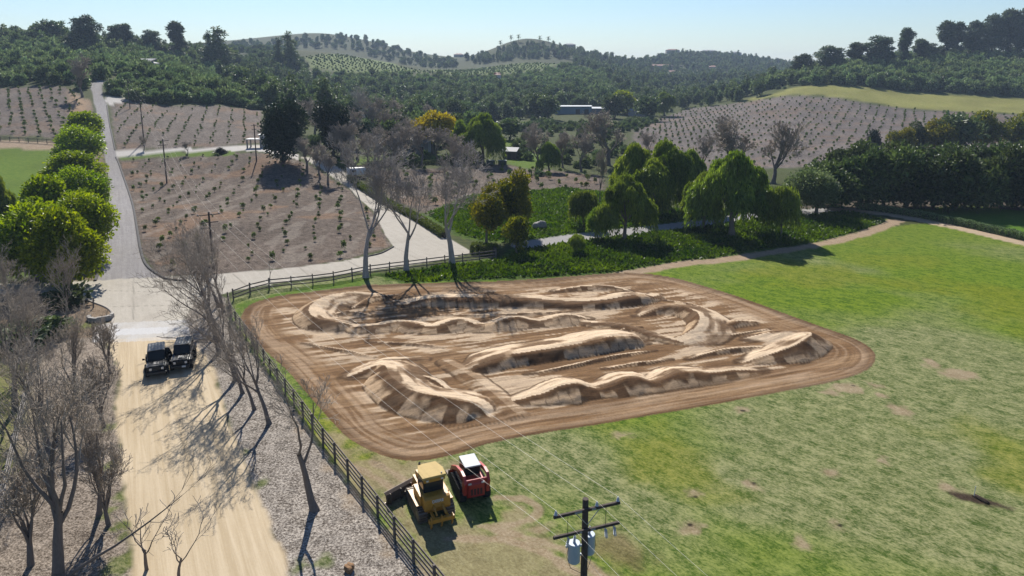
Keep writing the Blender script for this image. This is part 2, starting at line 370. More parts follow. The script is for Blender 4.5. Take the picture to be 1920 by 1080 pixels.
for k, am in (('orchA', .75), ('orchB', .5), ('orchC', .4), ('orchD', .5), ('orchE', .35)):
    d_ = poly_sd(GX, GY, Z_[k], 8.0); sel = np.where(d_ < -.5)[0]; r_ = (sst(.56, .70, fbm(GX[sel] * .11, GY[sel] * .17, 62, 4)) * am)[:, None]; lt = (sst(.60, .68, fbm(GX[sel] * .5, GY[sel] * .12, 63, 3)) * am * .5)[:, None]
    cA[sel] = cA[sel] * (1 - r_) + np.array((.125, .070, .040)) * r_; cB[sel] = cB[sel] * (1 - r_) + np.array((.30, .195, .125)) * r_
    cA[sel] = cA[sel] * (1 - lt) + np.array((.20, .17, .14)) * lt; cB[sel] = cB[sel] * (1 - lt) + np.array((.36, .31, .26)) * lt
pz('verge', 'lawn', *LAWN, soft=.3, wob=.4)
pz('lawnD', 'lawn', *LAWN, soft=.6, wob=.6); pz('lawnE', 'lawn', *LAWN, soft=1.5, wob=1.5); pz('lawnR', 'lawn', (.06, .140, .010), (.10, .175, .020), (1, 0, 0), soft=.6, wob=.5)
for k in ('farorch1', 'farorch2'): pz(k, None, (.11, .155, .04), (.15, .185, .055), (1, 0, 0), soft=5, wob=6, wobs=.05)
for k in ('farlawn1', 'farlawn2', 'farlawn3'): pz(k, None, (.16, .22, .04), (.20, .24, .06), (1, 0, 0), soft=4, wob=3, wobs=.1)
pz('litter', 'verge_ground', (.14, .095, .06), (.33, .25, .17), (.3, .7, 0), vary=.2)
pz('mulchL', 'verge_ground', (.07, .053, .038), (.44, .365, .29), (.2, .8, 0), vary=.3)
pz('weedL', 'verge_ground', (.09, .115, .025), (.24, .21, .10), (1, 0, 0), soft=1.2, wob=1.5, wobs=.4)
pz('mulchR', 'verge_ground', *MUL, vary=.15)
# the field: green grass, paler dry grass in drifts
dry = fbm(GX * .035, GY * .05, 51, 5); dry2 = fbm((GX + GY) * .06, (GX - GY) * .02, 57, 4)
pz('field', 'field', (.042, .100, .004), (.180, .240, .018), (1, 0, 0), soft=.3, wob=.5)
fsel = poly_sd(GX, GY, Z_['field'], 8.0)
right = sst(12, 42, GX + .0 * GY) * sst(95, 60, GY)
D = np.where(fsel < 0, 0, 9) + .0
dr = sst(.46, .66, dry * .55 + dry2 * .45 + .10 * right)
sel = np.where(fsel < 0)[0]; W = (dr[sel] * .72)[:, None]
cA[sel] = cA[sel] * (1 - W) + np.array((.060, .085, .022)) * W; cB[sel] = cB[sel] * (1 - W) + np.array((.34, .315, .185)) * W
yel = sst(.55, .72, fbm(GX * .09, GY * .09, 61, 4))[sel][:, None] * .6
cA[sel] = cA[sel] * (1 - yel) + np.array((.075, .120, .004)) * yel; cB[sel] = cB[sel] * (1 - yel) + np.array((.235, .230, .020)) * yel
far = sst(85, 110, GY)[sel][:, None] * .6
cA[sel] = cA[sel] * (1 - far) + np.array((.062, .118, .008)) * far; cB[sel] = cB[sel] * (1 - far) + np.array((.180, .215, .036)) * far
pz('bank', 'bank', *WEED, soft=.6, wob=1.2, vary=.35)
pz('bank2', 'bank', *WEED, soft=.6, wob=1.2, vary=.35)
e = hits([(440,572),(560,540),(700,518),(680,536),(560,550),(470,572),(440,590)])
paint(poly_sd(GX, GY, e, 8.0), None, (.05, .11, .008), (.12, .18, .02), (1, 0, 0), soft=.5, wob=.8)
# bare soil: worn ground round the machines, scrapes and burrows
def blob(px, py, rx, ry=None, rot=0.0):
    c = at_base(px, py); ry = ry or rx * .7; dx = GX - c[0]; dy = GY - c[1]
    u = dx * math.cos(rot) + dy * math.sin(rot); v = -dx * math.sin(rot) + dy * math.cos(rot)
    return (np.hypot(u / rx, v / ry) - 1) * min(rx, ry)
def at_base(px, py): return hits([(px, py)])[0]
SOIL = ((.27, .19, .115), (.42, .33, .225), (.4, .6, 0))
worn = hits([(600,800),(660,840),(760,868),(860,856),(820,880),(760,905),(790,960),(900,985),(980,960),(1010,1010),(1120,1060),(1180,1130),(830,1120),(700,958),(640,880)])
paint(poly_sd(GX, GY, worn, 8.0), None, *SOIL, soft=1.0, wob=2.6, wobs=.7, amount=.62)
for (px, py, r) in [(1300,925,.55),(1293,987,.8),(1408,907,.5),(1585,727,1.5),(1690,770,1.1),(1745,680,1.0),(1800,702,1.6),(1780,915,.7),(1560,885,.5),(1505,1022,.5),(1395,768,.45),(1575,985,.3),(1660,865,.35),(1640,722,.8),(1168,815,.5),(1010,990,.7),(1650,740,.5),(1560,735,.7)]:
    paint(blob(px, py, r * .9, r * .65, random.uniform(0, 3)), None, *SOIL, soft=.35, wob=.55, wobs=1.6, amount=.8)
paint(blob(1155, 1030, 2.0, 1.2, 2.4), None, (.13, .08, .045), (.25, .17, .10), (.5, .5, 0), soft=.9, wob=1.1, amount=.6)
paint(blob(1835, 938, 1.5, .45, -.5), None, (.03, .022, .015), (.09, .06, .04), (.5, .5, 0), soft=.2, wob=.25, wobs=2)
for (px, py, r) in [(1304,931,.17),(1294,983,.2),(1413,906,.15),(1575,986,.16),(1393,770,.2),(1600,722,.16)]: paint(blob(px, py, r, r * .8), None, (.012, .009, .007), (.03, .022, .016), (.5, .5, 0), soft=.08, wob=.05, amount=.95)
# ring of wheel marks near the machines
for pts in ([(930,985),(985,975),(1010,955),(985,935),(930,930)], [(640,860),(720,905),(770,930)], [(700,865),(760,900),(790,925)], [(840,1010),(930,1010),(1010,1030),(1080,1075)], [(900,985),(1000,1010),(1080,1040),(1150,1100)]):
    D, _, AL, _ = line_d(GX, GY, smooth_line(hits(pts), 4), 4)
    paint(D - .28, None, *SOIL, soft=.15, wob=.2, wobs=1.5, amount=.8)
for (px, py, r) in [(207,873,.5),(226,930,.45),(231,985,.5),(233,1002,.35),(205,800,.5),(203,960,.4),(225,1060,.7),(565,1062,.35),(610,1050,.4),(490,905,.4),(452,850,.35),(165,610,.8),(190,607,.5)]: paint(blob(px, py, r, r * 1.3), None, (.045, .085, .008), (.16, .18, .04), (1, 0, 0), soft=.3, wob=.4, wobs=2, amount=.75)
# roads and paths
pz('dirtroad', 'dirt_road', (.46, .362, .232), (.58, .472, .325), (.1, .2, .7), soft=.25, wob=.35, vary=.10)
pz('conc3', 'driveway', (.46, .43, .39), (.54, .51, .47), (.4, .3, .3), soft=.15, wob=.1); pz('conc4', 'driveway', (.44, .41, .38), (.52, .49, .45), (.4, .3, .3), soft=.2, wob=.1)
pz('conc1', 'driveway', (.40, .365, .305), (.50, .455, .385), (.6, .15, .25), soft=.12, wob=.06, vary=.10)
pz('conc2', 'driveway', (.39, .355, .30), (.49, .45, .385), (.6, .15, .25), soft=.12, wob=.06, vary=.08)
for ln_ in ([(130,528),(160,563)], [(250,521),(250,600)], [(214,575),(340,572)], [(436,513),(470,542)], [(560,500),(585,522)], [(650,488),(690,510)], [(738,463),(800,493)], [(700,420),(790,417)], [(205,545),(330,548)]):
    D, _, _, _ = line_d(GX, GY, hits(ln_), 3); paint(D - .07, None, (.20, .18, .15), (.28, .25, .21), (.5, .5, 0), soft=.06, wob=.03, amount=.7)
for (px, py, r) in [(260,560,2.0),(300,590,1.6),(225,535,1.5),(420,532,1.6),(600,512,2.0),(760,450,2.2),(700,408,1.5),(330,540,1.2)]: paint(blob(px, py, r, r * .5, random.uniform(0, 3)), None, (.33, .295, .245), (.44, .40, .34), (.6, .3, .1), soft=.8, wob=.8, amount=.55)
apron = hits([(197,612),(335,606),(335,630),(195,636)])
paint(poly_sd(GX, GY, apron, 6), None, (.55, .54, .53), (.60, .59, .58), (.7, .1, .2), soft=.1, wob=.05)
pz('asph', 'asphalt_road', (.225, .210, .205), (.33, .312, .30), (.55, .1, .35), soft=.1, wob=.05, vary=.12)
D, _, _, _ = line_d(GX, GY, driveC, 6); paint(D - 2.3, 'driveway', (.28, .27, .26), (.37, .36, .345), (.6, .2, .2), soft=.2, wob=.15)
D, _, _, _ = line_d(GX, GY, pathA, 6); paint(D - 1.2, 'path', (.27, .19, .12), (.42, .32, .22), (.5, .5, 0), soft=.3, wob=.5)
D, _, _, _ = line_d(GX, GY, pathB, 6); paint(D - 1.7, 'path', (.38, .285, .185), (.50, .395, .275), (.5, .5, 0), soft=.25, wob=.25)
# the race track: moist brown soil, paler where it is packed and dry, streaked by wheels and blades
sd = poly_sd(GX, GY, TRK, 8.0)
paint(sd, 'race_track', (.165, .098, .050), (.24, .155, .088), (.5, .5, 0), soft=.15, wob=.35, wobs=1.2)
q = np.where(sd < .2)[0]; X = GX[q]; Y = GY[q]; s = -sd[q]
ld = hits([(980,812),(1440,736)]); ldv = ld[1] - ld[0]; ldv /= np.linalg.norm(ldv)
lu = X * ldv[0] + Y * ldv[1]; lv = -X * ldv[1] + Y * ldv[0]
lv = lv + .8 * (fbm(X * .12, Y * .12, 77, 2) - .5)
inner = sst(2.2, 4.0, s)
st1 = fbm(lu * .16, lv * .62, 71, 4); st2 = fbm(lu * .30, lv * 2.5, 73, 2)
ring = fbm(X * .12 + Y * .05, s * 2.3, 75, 4); ring2 = fbm((X - Y) * .12, s * 3.6, 76, 2)
band = st1 * .6 + st2 * .4
rb = ring * .55 + ring2 * .45
mzq, mu, ms, mt, mk_ = mound_f(X, Y)
patch = fbm(X * .36, Y * .36, 78, 4)
onm = sst(.03, .10, mzq) * inner * np.where(np.isin(mk_, RAMP), .25, 1.0)
A1 = np.array((.195, .112, .054)); MID = np.array((.295, .186, .100)); PALE = np.array((.64, .49, .335)); DARK = np.array((.085, .046, .022))
# lanes: trodden brown with long faint wheel lines
lw = sst(.40, .60, st1 * .6 + st2 * .4)[:, None]; c = A1 * (1 - lw) + MID * lw
lp = (sst(.525, .56, st1 * .45 + st2 * .35 + patch * .2) * inner * .8)[:, None]; c = c * (1 - lp) + PALE * .86 * lp
lk = (sst(.45, .36, st2) * inner * .45)[:, None]; c = c * (1 - lk) + DARK * 1.3 * lk
# verge of the track: rings of wheel marks, dark loose rim
rg_ = (sst(.44, .58, rb * .8 + patch * .2) * (1 - inner))[:, None] * .45; c = c * (1 - rg_) + np.array((.42, .31, .21)) * rg_
rk = (sst(.46, .38, ring2) * (1 - inner) * .38)[:, None]; c = c * (1 - rk) + DARK * 1.2 * rk
wet = sst(.9, .2, s)[:, None] * .55; c = c * (1 - wet) + DARK * wet
# backs of the mounds: pale packed soil raked along the crest
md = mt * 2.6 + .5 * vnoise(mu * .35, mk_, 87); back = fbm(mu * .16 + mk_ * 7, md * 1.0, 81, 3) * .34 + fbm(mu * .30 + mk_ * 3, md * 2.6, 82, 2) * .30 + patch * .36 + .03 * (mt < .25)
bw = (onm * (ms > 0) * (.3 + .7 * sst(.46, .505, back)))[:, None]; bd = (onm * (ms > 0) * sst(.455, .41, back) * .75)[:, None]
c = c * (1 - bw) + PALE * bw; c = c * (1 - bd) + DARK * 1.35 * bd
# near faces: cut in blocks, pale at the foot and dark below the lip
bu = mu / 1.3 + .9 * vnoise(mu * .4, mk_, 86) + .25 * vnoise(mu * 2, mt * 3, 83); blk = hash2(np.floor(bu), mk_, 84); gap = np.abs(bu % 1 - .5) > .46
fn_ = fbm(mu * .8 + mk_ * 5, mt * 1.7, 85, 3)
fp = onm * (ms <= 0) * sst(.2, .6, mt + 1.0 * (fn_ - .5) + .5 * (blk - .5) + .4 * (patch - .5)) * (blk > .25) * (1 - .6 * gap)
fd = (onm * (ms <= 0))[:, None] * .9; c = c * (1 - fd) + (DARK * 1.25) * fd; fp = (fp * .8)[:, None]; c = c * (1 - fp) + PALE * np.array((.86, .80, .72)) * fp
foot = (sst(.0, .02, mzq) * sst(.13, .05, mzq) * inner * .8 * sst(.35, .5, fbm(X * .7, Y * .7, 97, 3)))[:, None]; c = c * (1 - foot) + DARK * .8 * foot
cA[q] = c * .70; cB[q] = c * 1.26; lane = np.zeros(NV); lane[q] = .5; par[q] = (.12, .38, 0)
# tread print of the bulldozer along the near left edge
def tread(pts, half, pitch, dark=.5):
    D, SD, AL, _ = line_d(GX, GY, smooth_line(hits(pts), 5), 3)
    on = np.where(D < half)[0]; m = (.5 + .5 * np.sign(np.sin(AL[on] / pitch * 2 * np.pi)))[:, None] * dark
    for C in (cA, cB): C[on] = C[on] * (1 - m * .6)
tread([(800,792),(860,797),(930,790),(985,778)], .25, .34); tread([(690,845),(720,880),(748,912)], .25, .4, .4)

# ground material
def nodes(name):
    m = bpy.data.materials.new(name); m.use_nodes = True; t = m.node_tree; t.nodes.clear()
    return m, t, t.nodes.new, t.links.new
gm, t, N, L = nodes('soil and grass')
out = N('ShaderNodeOutputMaterial'); bs = N('ShaderNodeBsdfPrincipled'); bs.inputs['Roughness'].default_value = .92; bs.inputs['Specular IOR Level'].default_value = .04
L(bs.outputs[0], out.inputs[0])
tc = N('ShaderNodeTexCoord')
def noise(scale, detail, rough, vec=None, dist=0):
    n = N('ShaderNodeTexNoise'); n.inputs['Scale'].default_value = scale; n.inputs['Detail'].default_value = detail; n.inputs['Roughness'].default_value = rough; n.inputs['Distortion'].default_value = dist
    L(vec or tc.outputs['Object'], n.inputs['Vector']); return n.outputs[0]
def ramp(v, a, b):
    r = N('ShaderNodeMapRange'); r.inputs[1].default_value = a; r.inputs[2].default_value = b; L(v, r.inputs[0]); return r.outputs[0]
def math_(op, a, b):
    r = N('ShaderNodeMath'); r.operation = op
    for i, v in enumerate((a, b)):
        if isinstance(v, (int, float)): r.inputs[i].default_value = v
        else: L(v, r.inputs[i])
    return r.outputs[0]
mp = N('ShaderNodeMapping'); mp.vector_type = 'TEXTURE'; mp.inputs['Rotation'].default_value = (0, 0, R(-43)); mp.inputs['Scale'].default_value = (1.15, .66, 1); L(tc.outputs['Object'], mp.inputs[0])
g1 = ramp(noise(.8, 11, .80, mp.outputs[0]), .38, .62)
g2 = ramp(noise(4.0, 4, .8, mp.outputs[0]), .38, .62)
gr = math_('ADD', math_('MULTIPLY', g1, .55), math_('MULTIPLY', g2, .45))
ch = math_('ADD', math_('MULTIPLY', ramp(noise(6.5, 4, .85), .40, .61), .68), math_('MULTIPLY', ramp(noise(.9, 6, .75), .36, .64), .32))
mp2 = N('ShaderNodeMapping'); mp2.vector_type = 'TEXTURE'; mp2.inputs['Rotation'].default_value = (0, 0, R(119)); mp2.inputs['Scale'].default_value = (14, .42, 1); L(tc.outputs['Object'], mp2.inputs[0])
sk = ramp(noise(1.0, 7, .72, mp2.outputs[0], .4), .34, .66)
pa = N('ShaderNodeAttribute'); pa.attribute_name = 'par'; sp = N('ShaderNodeSeparateXYZ'); L(pa.outputs['Vector'], sp.inputs[0])
fac = math_('ADD', math_('ADD', math_('MULTIPLY', gr, sp.outputs[0]), math_('MULTIPLY', ch, sp.outputs[1])), math_('MULTIPLY', sk, sp.outputs[2]))
a1 = N('ShaderNodeAttribute'); a1.attribute_name = 'colA'; a2 = N('ShaderNodeAttribute'); a2.attribute_name = 'colB'
mp3 = N('ShaderNodeMapping'); mp3.vector_type = 'TEXTURE'; mp3.inputs['Rotation'].default_value = (0, 0, math.atan2(ldv[1], ldv[0])); mp3.inputs['Scale'].default_value = (7, .30, 1); L(tc.outputs['Object'], mp3.inputs[0])
fac = math_('ADD', fac, math_('MULTIPLY', ramp(noise(1.0, 7, .72, mp3.outputs[0], .5), .36, .64), pa.outputs['Alpha']))
fac = ramp(fac, .22, .78)
mx = N('ShaderNodeMix'); mx.data_type = 'RGBA'; L(fac, mx.inputs[0]); L(a1.outputs[0], mx.inputs[6]); L(a2.outputs[0], mx.inputs[7])
L(mx.outputs[2], bs.inputs['Base Color'])
bmp = N('ShaderNodeBump'); bmp.inputs['Distance'].default_value = .16
L(fac, bmp.inputs['Height'])
L(math_('ADD', math_('MULTIPLY', sp.outputs[0], .16), math_('MULTIPLY', sp.outputs[1], .45)), bmp.inputs['Strength'])
L(bmp.outputs[0], bs.inputs['Normal'])

nr, na = len(ROWS), len(AZ)
ii, jj = np.meshgrid(np.arange(nr - 1), np.arange(na - 1), indexing='ij')
Q = np.stack([ii * na + jj, ii * na + jj + 1, (ii + 1) * na + jj + 1, (ii + 1) * na + jj], -1).reshape(-1, 4)[:, ::-1]
zq = np.sort(ZID[Q], 1); fz = np.where(zq[:, 1] == zq[:, 2], zq[:, 1], zq[:, 3]) ; fz = np.where(zq[:, 2] == zq[:, 3], zq[:, 2], fz)
GV = np.stack([GX, GY, GZ], -1); cA *= .70; cB *= .70
one = np.ones((NV, 1))
LAB = {'ground': 'brown and olive earth of the valley and the hills', 'field': 'mown green field with dry drifts and bare scrapes', 'race_track': 'brown dirt jump track with berms, rollers and tables', 'dirt_road': 'pale tan graded dirt road', 'driveway': 'pale concrete drive and junction', 'asphalt_road': 'grey asphalt road climbing the hill', 'verge_ground': 'grey wood chip verge beside the dirt road', 'bank': 'weedy green bank behind the track', 'orchard_ground': 'grey brown mulched orchard soil', 'meadow': 'yellow green grass strip below the avocado grove', 'lawn': 'bright green mown lawn', 'path': 'tan dirt path along the field', 'dirt_strip': 'bare tan strip below the orchard fence'}
for zi, nm in enumerate(NAMES):
    f = Q[fz == zi]
    if not len(f): continue
    u, inv = np.unique(f, return_inverse=True)
    me = np_mesh(nm, GV[u], inv.reshape(-1, 4), gm, True, {'colA': ('POINT', 'FLOAT_COLOR', np.hstack([cA, one])[u]), 'colB': ('POINT', 'FLOAT_COLOR', np.hstack([cB, one])[u]), 'par': ('POINT', 'FLOAT_COLOR', np.hstack([par, lane[:, None]])[u])})
    tag(link(nm, me), LAB.get(nm, nm), kind='structure')
# ------------------------------------------------------------------ vegetation
def leaf_mat(name, A, B, trans=.35, rough=.45, vary=.35, spec=.15):
    m, t, N, L = nodes(name)
    out = N('ShaderNodeOutputMaterial'); at_ = N('ShaderNodeAttribute'); at_.attribute_name = 'tint'
    mx = N('ShaderNodeMix'); mx.data_type = 'RGBA'; L(at_.outputs['Fac'], mx.inputs[0]); mx.inputs[6].default_value = (*A, 1); mx.inputs[7].default_value = (*B, 1)
    oi = N('ShaderNodeObjectInfo'); mr = N('ShaderNodeMapRange'); mr.inputs[3].default_value = 1 - vary; mr.inputs[4].default_value = 1 + vary; L(oi.outputs['Random'], mr.inputs[0])
    hs = N('ShaderNodeHueSaturation'); L(mr.outputs[0], hs.inputs['Value']); L(mx.outputs[2], hs.inputs['Color'])
    mr2 = N('ShaderNodeMapRange'); mr2.inputs[3].default_value = .485; mr2.inputs[4].default_value = .515; 
    fr = N('ShaderNodeMath'); fr.operation = 'FRACT'; ml = N('ShaderNodeMath'); ml.operation = 'MULTIPLY'; ml.inputs[1].default_value = 7.31; L(oi.outputs['Random'], ml.inputs[0]); L(ml.outputs[0], fr.inputs[0]); L(fr.outputs[0], mr2.inputs[0]); L(mr2.outputs[0], hs.inputs['Hue'])
    b = N('ShaderNodeBsdfPrincipled'); b.inputs['Roughness'].default_value = rough; b.inputs['Specular IOR Level'].default_value = spec; L(hs.outputs[0], b.inputs['Base Color'])
    tr = N('ShaderNodeBsdfTranslucent'); br = N('ShaderNodeHueSaturation'); br.inputs['Saturation'].default_value = 1.1; br.inputs['Value'].default_value = 1.35; L(hs.outputs[0], br.inputs['Color']); L(br.outputs[0], tr.inputs[0])
    ms = N('ShaderNodeMixShader'); ms.inputs[0].default_value = trans; L(b.outputs[0], ms.inputs[1]); L(tr.outputs[0], ms.inputs[2]); L(ms.outputs[0], out.inputs[0])
    return m
def plain_mat(name, c, rough=.7, metal=0.0, nscale=3.0, namt=.18, spec=.5, stretch=(1, 1, 1), bump=0.0):
    c = [v * .74 for v in c]; m, t, N, L = nodes(name)
    out = N('ShaderNodeOutputMaterial'); b = N('ShaderNodeBsdfPrincipled'); b.inputs['Roughness'].default_value = rough; b.inputs['Metallic'].default_value = metal; b.inputs['Specular IOR Level'].default_value = spec
    tc = N('ShaderNodeTexCoord'); mp = N('ShaderNodeMapping'); mp.inputs['Scale'].default_value = stretch; L(tc.outputs['Object'], mp.inputs[0])
    n = N('ShaderNodeTexNoise'); n.inputs['Scale'].default_value = nscale; n.inputs['Detail'].default_value = 5; n.inputs['Roughness'].default_value = .65; L(mp.outputs[0], n.inputs['Vector'])
    mx = N('ShaderNodeMix'); mx.data_type = 'RGBA'; L(n.outputs[0], mx.inputs[0]); mx.inputs[6].default_value = (*[v * (1 - namt * 1.6) for v in c], 1); mx.inputs[7].default_value = (*[min(1, v * (1 + namt * 1.6)) for v in c], 1)
    L(mx.outputs[2], b.inputs['Base Color'])
    if bump:
        bm = N('ShaderNodeBump'); bm.inputs['Strength'].default_value = bump; bm.inputs['Distance'].default_value = .03; L(n.outputs[0], bm.inputs['Height']); L(bm.outputs[0], b.inputs['Normal'])
    L(b.outputs[0], out.inputs[0]); return m
def unit(v): return v / (np.linalg.norm(v, axis=-1, keepdims=True) + 1e-9)
def kites(P, Dn, Nn, ln, wd, rng, tint=None):
    """leaf sprays: a kite from P along Dn, width across Nn x Dn"""
    n = len(P); side = unit(np.cross(Dn, Nn)); ln = np.broadcast_to(ln, n)[:, None]; wd = np.broadcast_to(wd, n)[:, None]
    bend = Nn * ln * .18
    V = np.stack([P, P + Dn * ln * .5 + side * wd * .5 + bend, P + Dn * ln, P + Dn * ln * .5 - side * wd * .5 + bend], 1).reshape(-1, 3)
    F = np.arange(4 * n).reshape(-1, 4)
    return V, F, (rng.random(n) if tint is None else tint)
def sph(n, rng): return unit(rng.normal(size=(n, 3)))
def crown_blobs(rng, w, h0, h1, nb, rb, shape='round'):
    """clump centres and radii that make a crown of width w between heights h0 and h1"""
    C = []; Rr = []
    cz = (h0 + h1) / 2; hz = (h1 - h0) / 2
    for i in range(nb):
        d = sph(1, rng)[0]; k = rng.uniform(.5, 1.0) if i > nb * .2 else rng.uniform(0, .4)
        if shape == 'plume':
            a = i * 2.399 + rng.uniform(-.4, .4); q = math.sqrt((i + .5) / nb); rad = q * w / 2 * rng.uniform(.75, 1.05); zz = h1 - (h1 - h0) * (.10 + .85 * q ** 1.9) * rng.uniform(.55, 1.05) + rb * .3; c = np.array([math.cos(a) * rad, math.sin(a) * rad, zz]); r = rb * rng.uniform(.75, 1.2)
        elif shape == 'cone': zz = rng.uniform(0, 1); rad = (1 - zz) ** .7 * w / 2 * .8; a = rng.uniform(0, 6.28); c = np.array([math.cos(a) * rad * k * 1.2, math.sin(a) * rad * k * 1.2, h0 + zz * (h1 - h0)]); r = rb * (1.1 - .6 * zz)
        else:
            if shape == 'dome' and d[2] < -.2: d[2] *= -.6
            c = np.array([d[0] * k * w / 2, d[1] * k * w / 2, cz + d[2] * k * hz]); r = rb
        C.append(c); Rr.append(r * rng.uniform(.7, 1.25))
    return np.array(C), np.array(Rr)
def leafy(rng, C, Rr, n, ln, wd, droop=.0, fill=.25, loose=1.08):
    p = Rr ** 2 / (Rr ** 2).sum(); b = rng.choice(len(C), n, p=p); d = sph(n, rng)
    d[:, 2] = np.where((d[:, 2] < -.3) & (rng.random(n) < .5), -d[:, 2], d[:, 2])
    rad = np.where(rng.random(n) < fill, rng.uniform(.2, .8, n), rng.uniform(.72, loose, n))
    P = C[b] + d * (Rr[b] * rad)[:, None]
    D = unit(d * .55 + sph(n, rng) * .8 + np.array([0, 0, .12 - droop])); Nn = unit(d * .7 + sph(n, rng) * .7)
    bt = rng.random(len(C))
    return kites(P, D, Nn, ln * rng.uniform(.6, 1.35, n), wd * rng.uniform(.7, 1.3, n), rng, np.clip(.65 * rng.random(n) ** 1.6 + .35 * bt[b], 0, 1))
def weeping(rng, C, Rr, n, ln, wd, hmin):
    """curtains of hanging sprays"""
    p = Rr ** 2 / (Rr ** 2).sum(); ns = n // 7; b = rng.choice(len(C), ns, p=p); d = sph(ns, rng); d[:, 2] = np.abs(d[:, 2]) * .9 + .05; d = unit(d)
    T = C[b] + d * Rr[b][:, None]; out = d.copy(); out[:, 2] = 0
    Ls = rng.uniform(.4, 2.4, ns) * Rr[b] * (1.2 - .6 * d[:, 2]); bt = rng.random(len(C))
    Ps = []; Ds = []; Ts = []
    for k in range(7):
        f = (k + rng.random(ns)) / 7
        q = T + out * (.5 * np.sqrt(f) * .6)[:, None] + rng.normal(0, .12, (ns, 3)); q[:, 2] -= Ls * f
        ok = q[:, 2] > hmin
        Ps.append(q[ok]); Ds.append(unit(out * .25 + np.array([0, 0, -1.0]) + rng.normal(0, .28, (ns, 3)))[ok]); Ts.append(np.clip(.5 * rng.random(ns) + .5 * bt[b], 0, 1)[ok])
    P = np.concatenate(Ps); D = np.concatenate(Ds); tt = np.concatenate(Ts); m = len(P)
    return kites(P, D, unit(sph(m, rng) + np.array([0, 0, .3])), ln * rng.uniform(.6, 1.3, m), wd * rng.uniform(.7, 1.3, m), rng, tt)
def tubes(segs, sides_by_level):
    Vs = []; Fs = []; off = 0
    segs = list(segs); lv = np.array([s[4] for s in segs])
    for ns in set(sides_by_level):
        ids = [i for i in range(len(segs)) if sides_by_level[min(lv[i], len(sides_by_level) - 1)] == ns]
        if not ids: continue
        P = np.array([segs[i][0] for i in ids]); Qq = np.array([segs[i][1] for i in ids]); r0 = np.array([segs[i][2] for i in ids]); r1 = np.array([segs[i][3] for i in ids])
        ax = unit(Qq - P); ref = np.where(np.abs(ax[:, 2:3]) > .9, np.array([[1., 0, 0]]), np.array([[0, 0, 1.]])); a = unit(np.cross(ax, ref)); b = np.cross(ax, a)
        ang = np.arange(ns) * 2 * np.pi / ns; ring = a[:, None] * np.cos(ang)[None, :, None] + b[:, None] * np.sin(ang)[None, :, None]
        V = np.concatenate([P[:, None] + ring * r0[:, None, None], Qq[:, None] + ring * r1[:, None, None]], 1).reshape(-1, 3)
        k = np.arange(ns); f = np.stack([k, (k + 1) % ns, (k + 1) % ns + ns, k + ns], -1)
        F = (f[None] + (np.arange(len(ids)) * 2 * ns)[:, None, None]).reshape(-1, 4) + off
        Vs.append(V); Fs.append(F); off += len(V)
    return np.concatenate(Vs), np.concatenate(Fs)
def nrm(v): return v / (math.sqrt(v[0] * v[0] + v[1] * v[1] + v[2] * v[2]) + 1e-9)
def grow(out, p, d, Ln, r, lev, C, rng):
    n = C['n'][lev]; p = np.array(p, float); d = nrm(np.array(d, float)); r0 = r; last = lev == len(C['n']) - 1
    for i in range(n):
        d = nrm(d + rng.normal(0, C['wob'][lev], 3) + np.array([C['bias'][0], C['bias'][1], 1.0]) * C['up'][lev])
        q = p + d * (Ln / n); r1 = r * (1 - (i + 1) / n * C['taper'][lev])
        out.append((p, q, r0, max(r1, C['rmin']), lev))
        if not last and i >= C['start'][lev] * n - 1e-6:
            for _ in range(int(C['kids'][lev]) + (rng.random() < C['kids'][lev] % 1)):
                a = nrm(np.cross(d, rng.normal(size=3))); sp = C['spread'][lev] * rng.uniform(.6, 1.3)
                e = nrm(d * math.cos(sp) + a * math.sin(sp))
                grow(out, q, e, Ln * C['ratio'][lev] * rng.uniform(.65, 1.25) * (1.1 - .4 * i / n), max(r1 * C['rr'][lev], C['rmin']), lev + 1, C, rng)
        p = q; r0 = max(r1, C['rmin'])
def bare_mesh(name, seed, h, r, mat, bias=(0, 0), lean=(0, 0), dense=1.0, rmin=.012, spread=.6, trunk=.32, levels=5, limbs=1.6, fine=1.0, up=1.0):
    rng = np.random.default_rng(seed); segs = []
    C = dict(n=[5, 6, 5, 4, 3][:levels], wob=[.07, .12, .16, .2, .25], up=[.06, .16 * up, .12 * up, .10 * up, .06 * up], bias=bias, taper=[.45, .72, .75, .8, .7], start=[.6, .25, .2, .2], kids=[limbs, 1.25 * dense, 1.5 * dense, 1.3 * dense * fine],
             spread=[spread, .65, .7, .7], ratio=[1.75, .52, .5, .55], rr=[.62, .55, .55, .6], rmin=rmin)
    grow(segs, (0, 0, -.15), (lean[0], lean[1], 1), h * trunk, r, 0, C, rng)
    zmax = max(s[1][2] for s in segs); k = h / zmax
    segs = [(a * k, b * k, c * (.6 + .4 * k), d * (.6 + .4 * k), l) for a, b, c, d, l in segs]
    big = [s for s in segs if s[4] == 0]; mid = [s for s in segs if s[4] in (1,)]; fine = [s for s in segs if s[4] > 1]
    mk = lambda nm, sg, sd: np_mesh(nm, *tubes(sg, sd), mat if nm == 'twigs' or mat == bark_pale else bark, True)
    big[0] = (big[0][0], big[0][1], big[0][2] * 1.35, big[0][3], 0)
    return mk('trunk', big, [8]), mk('limbs', mid, [6, 6]), mk('twigs', fine, [4, 4, 4, 3, 3])
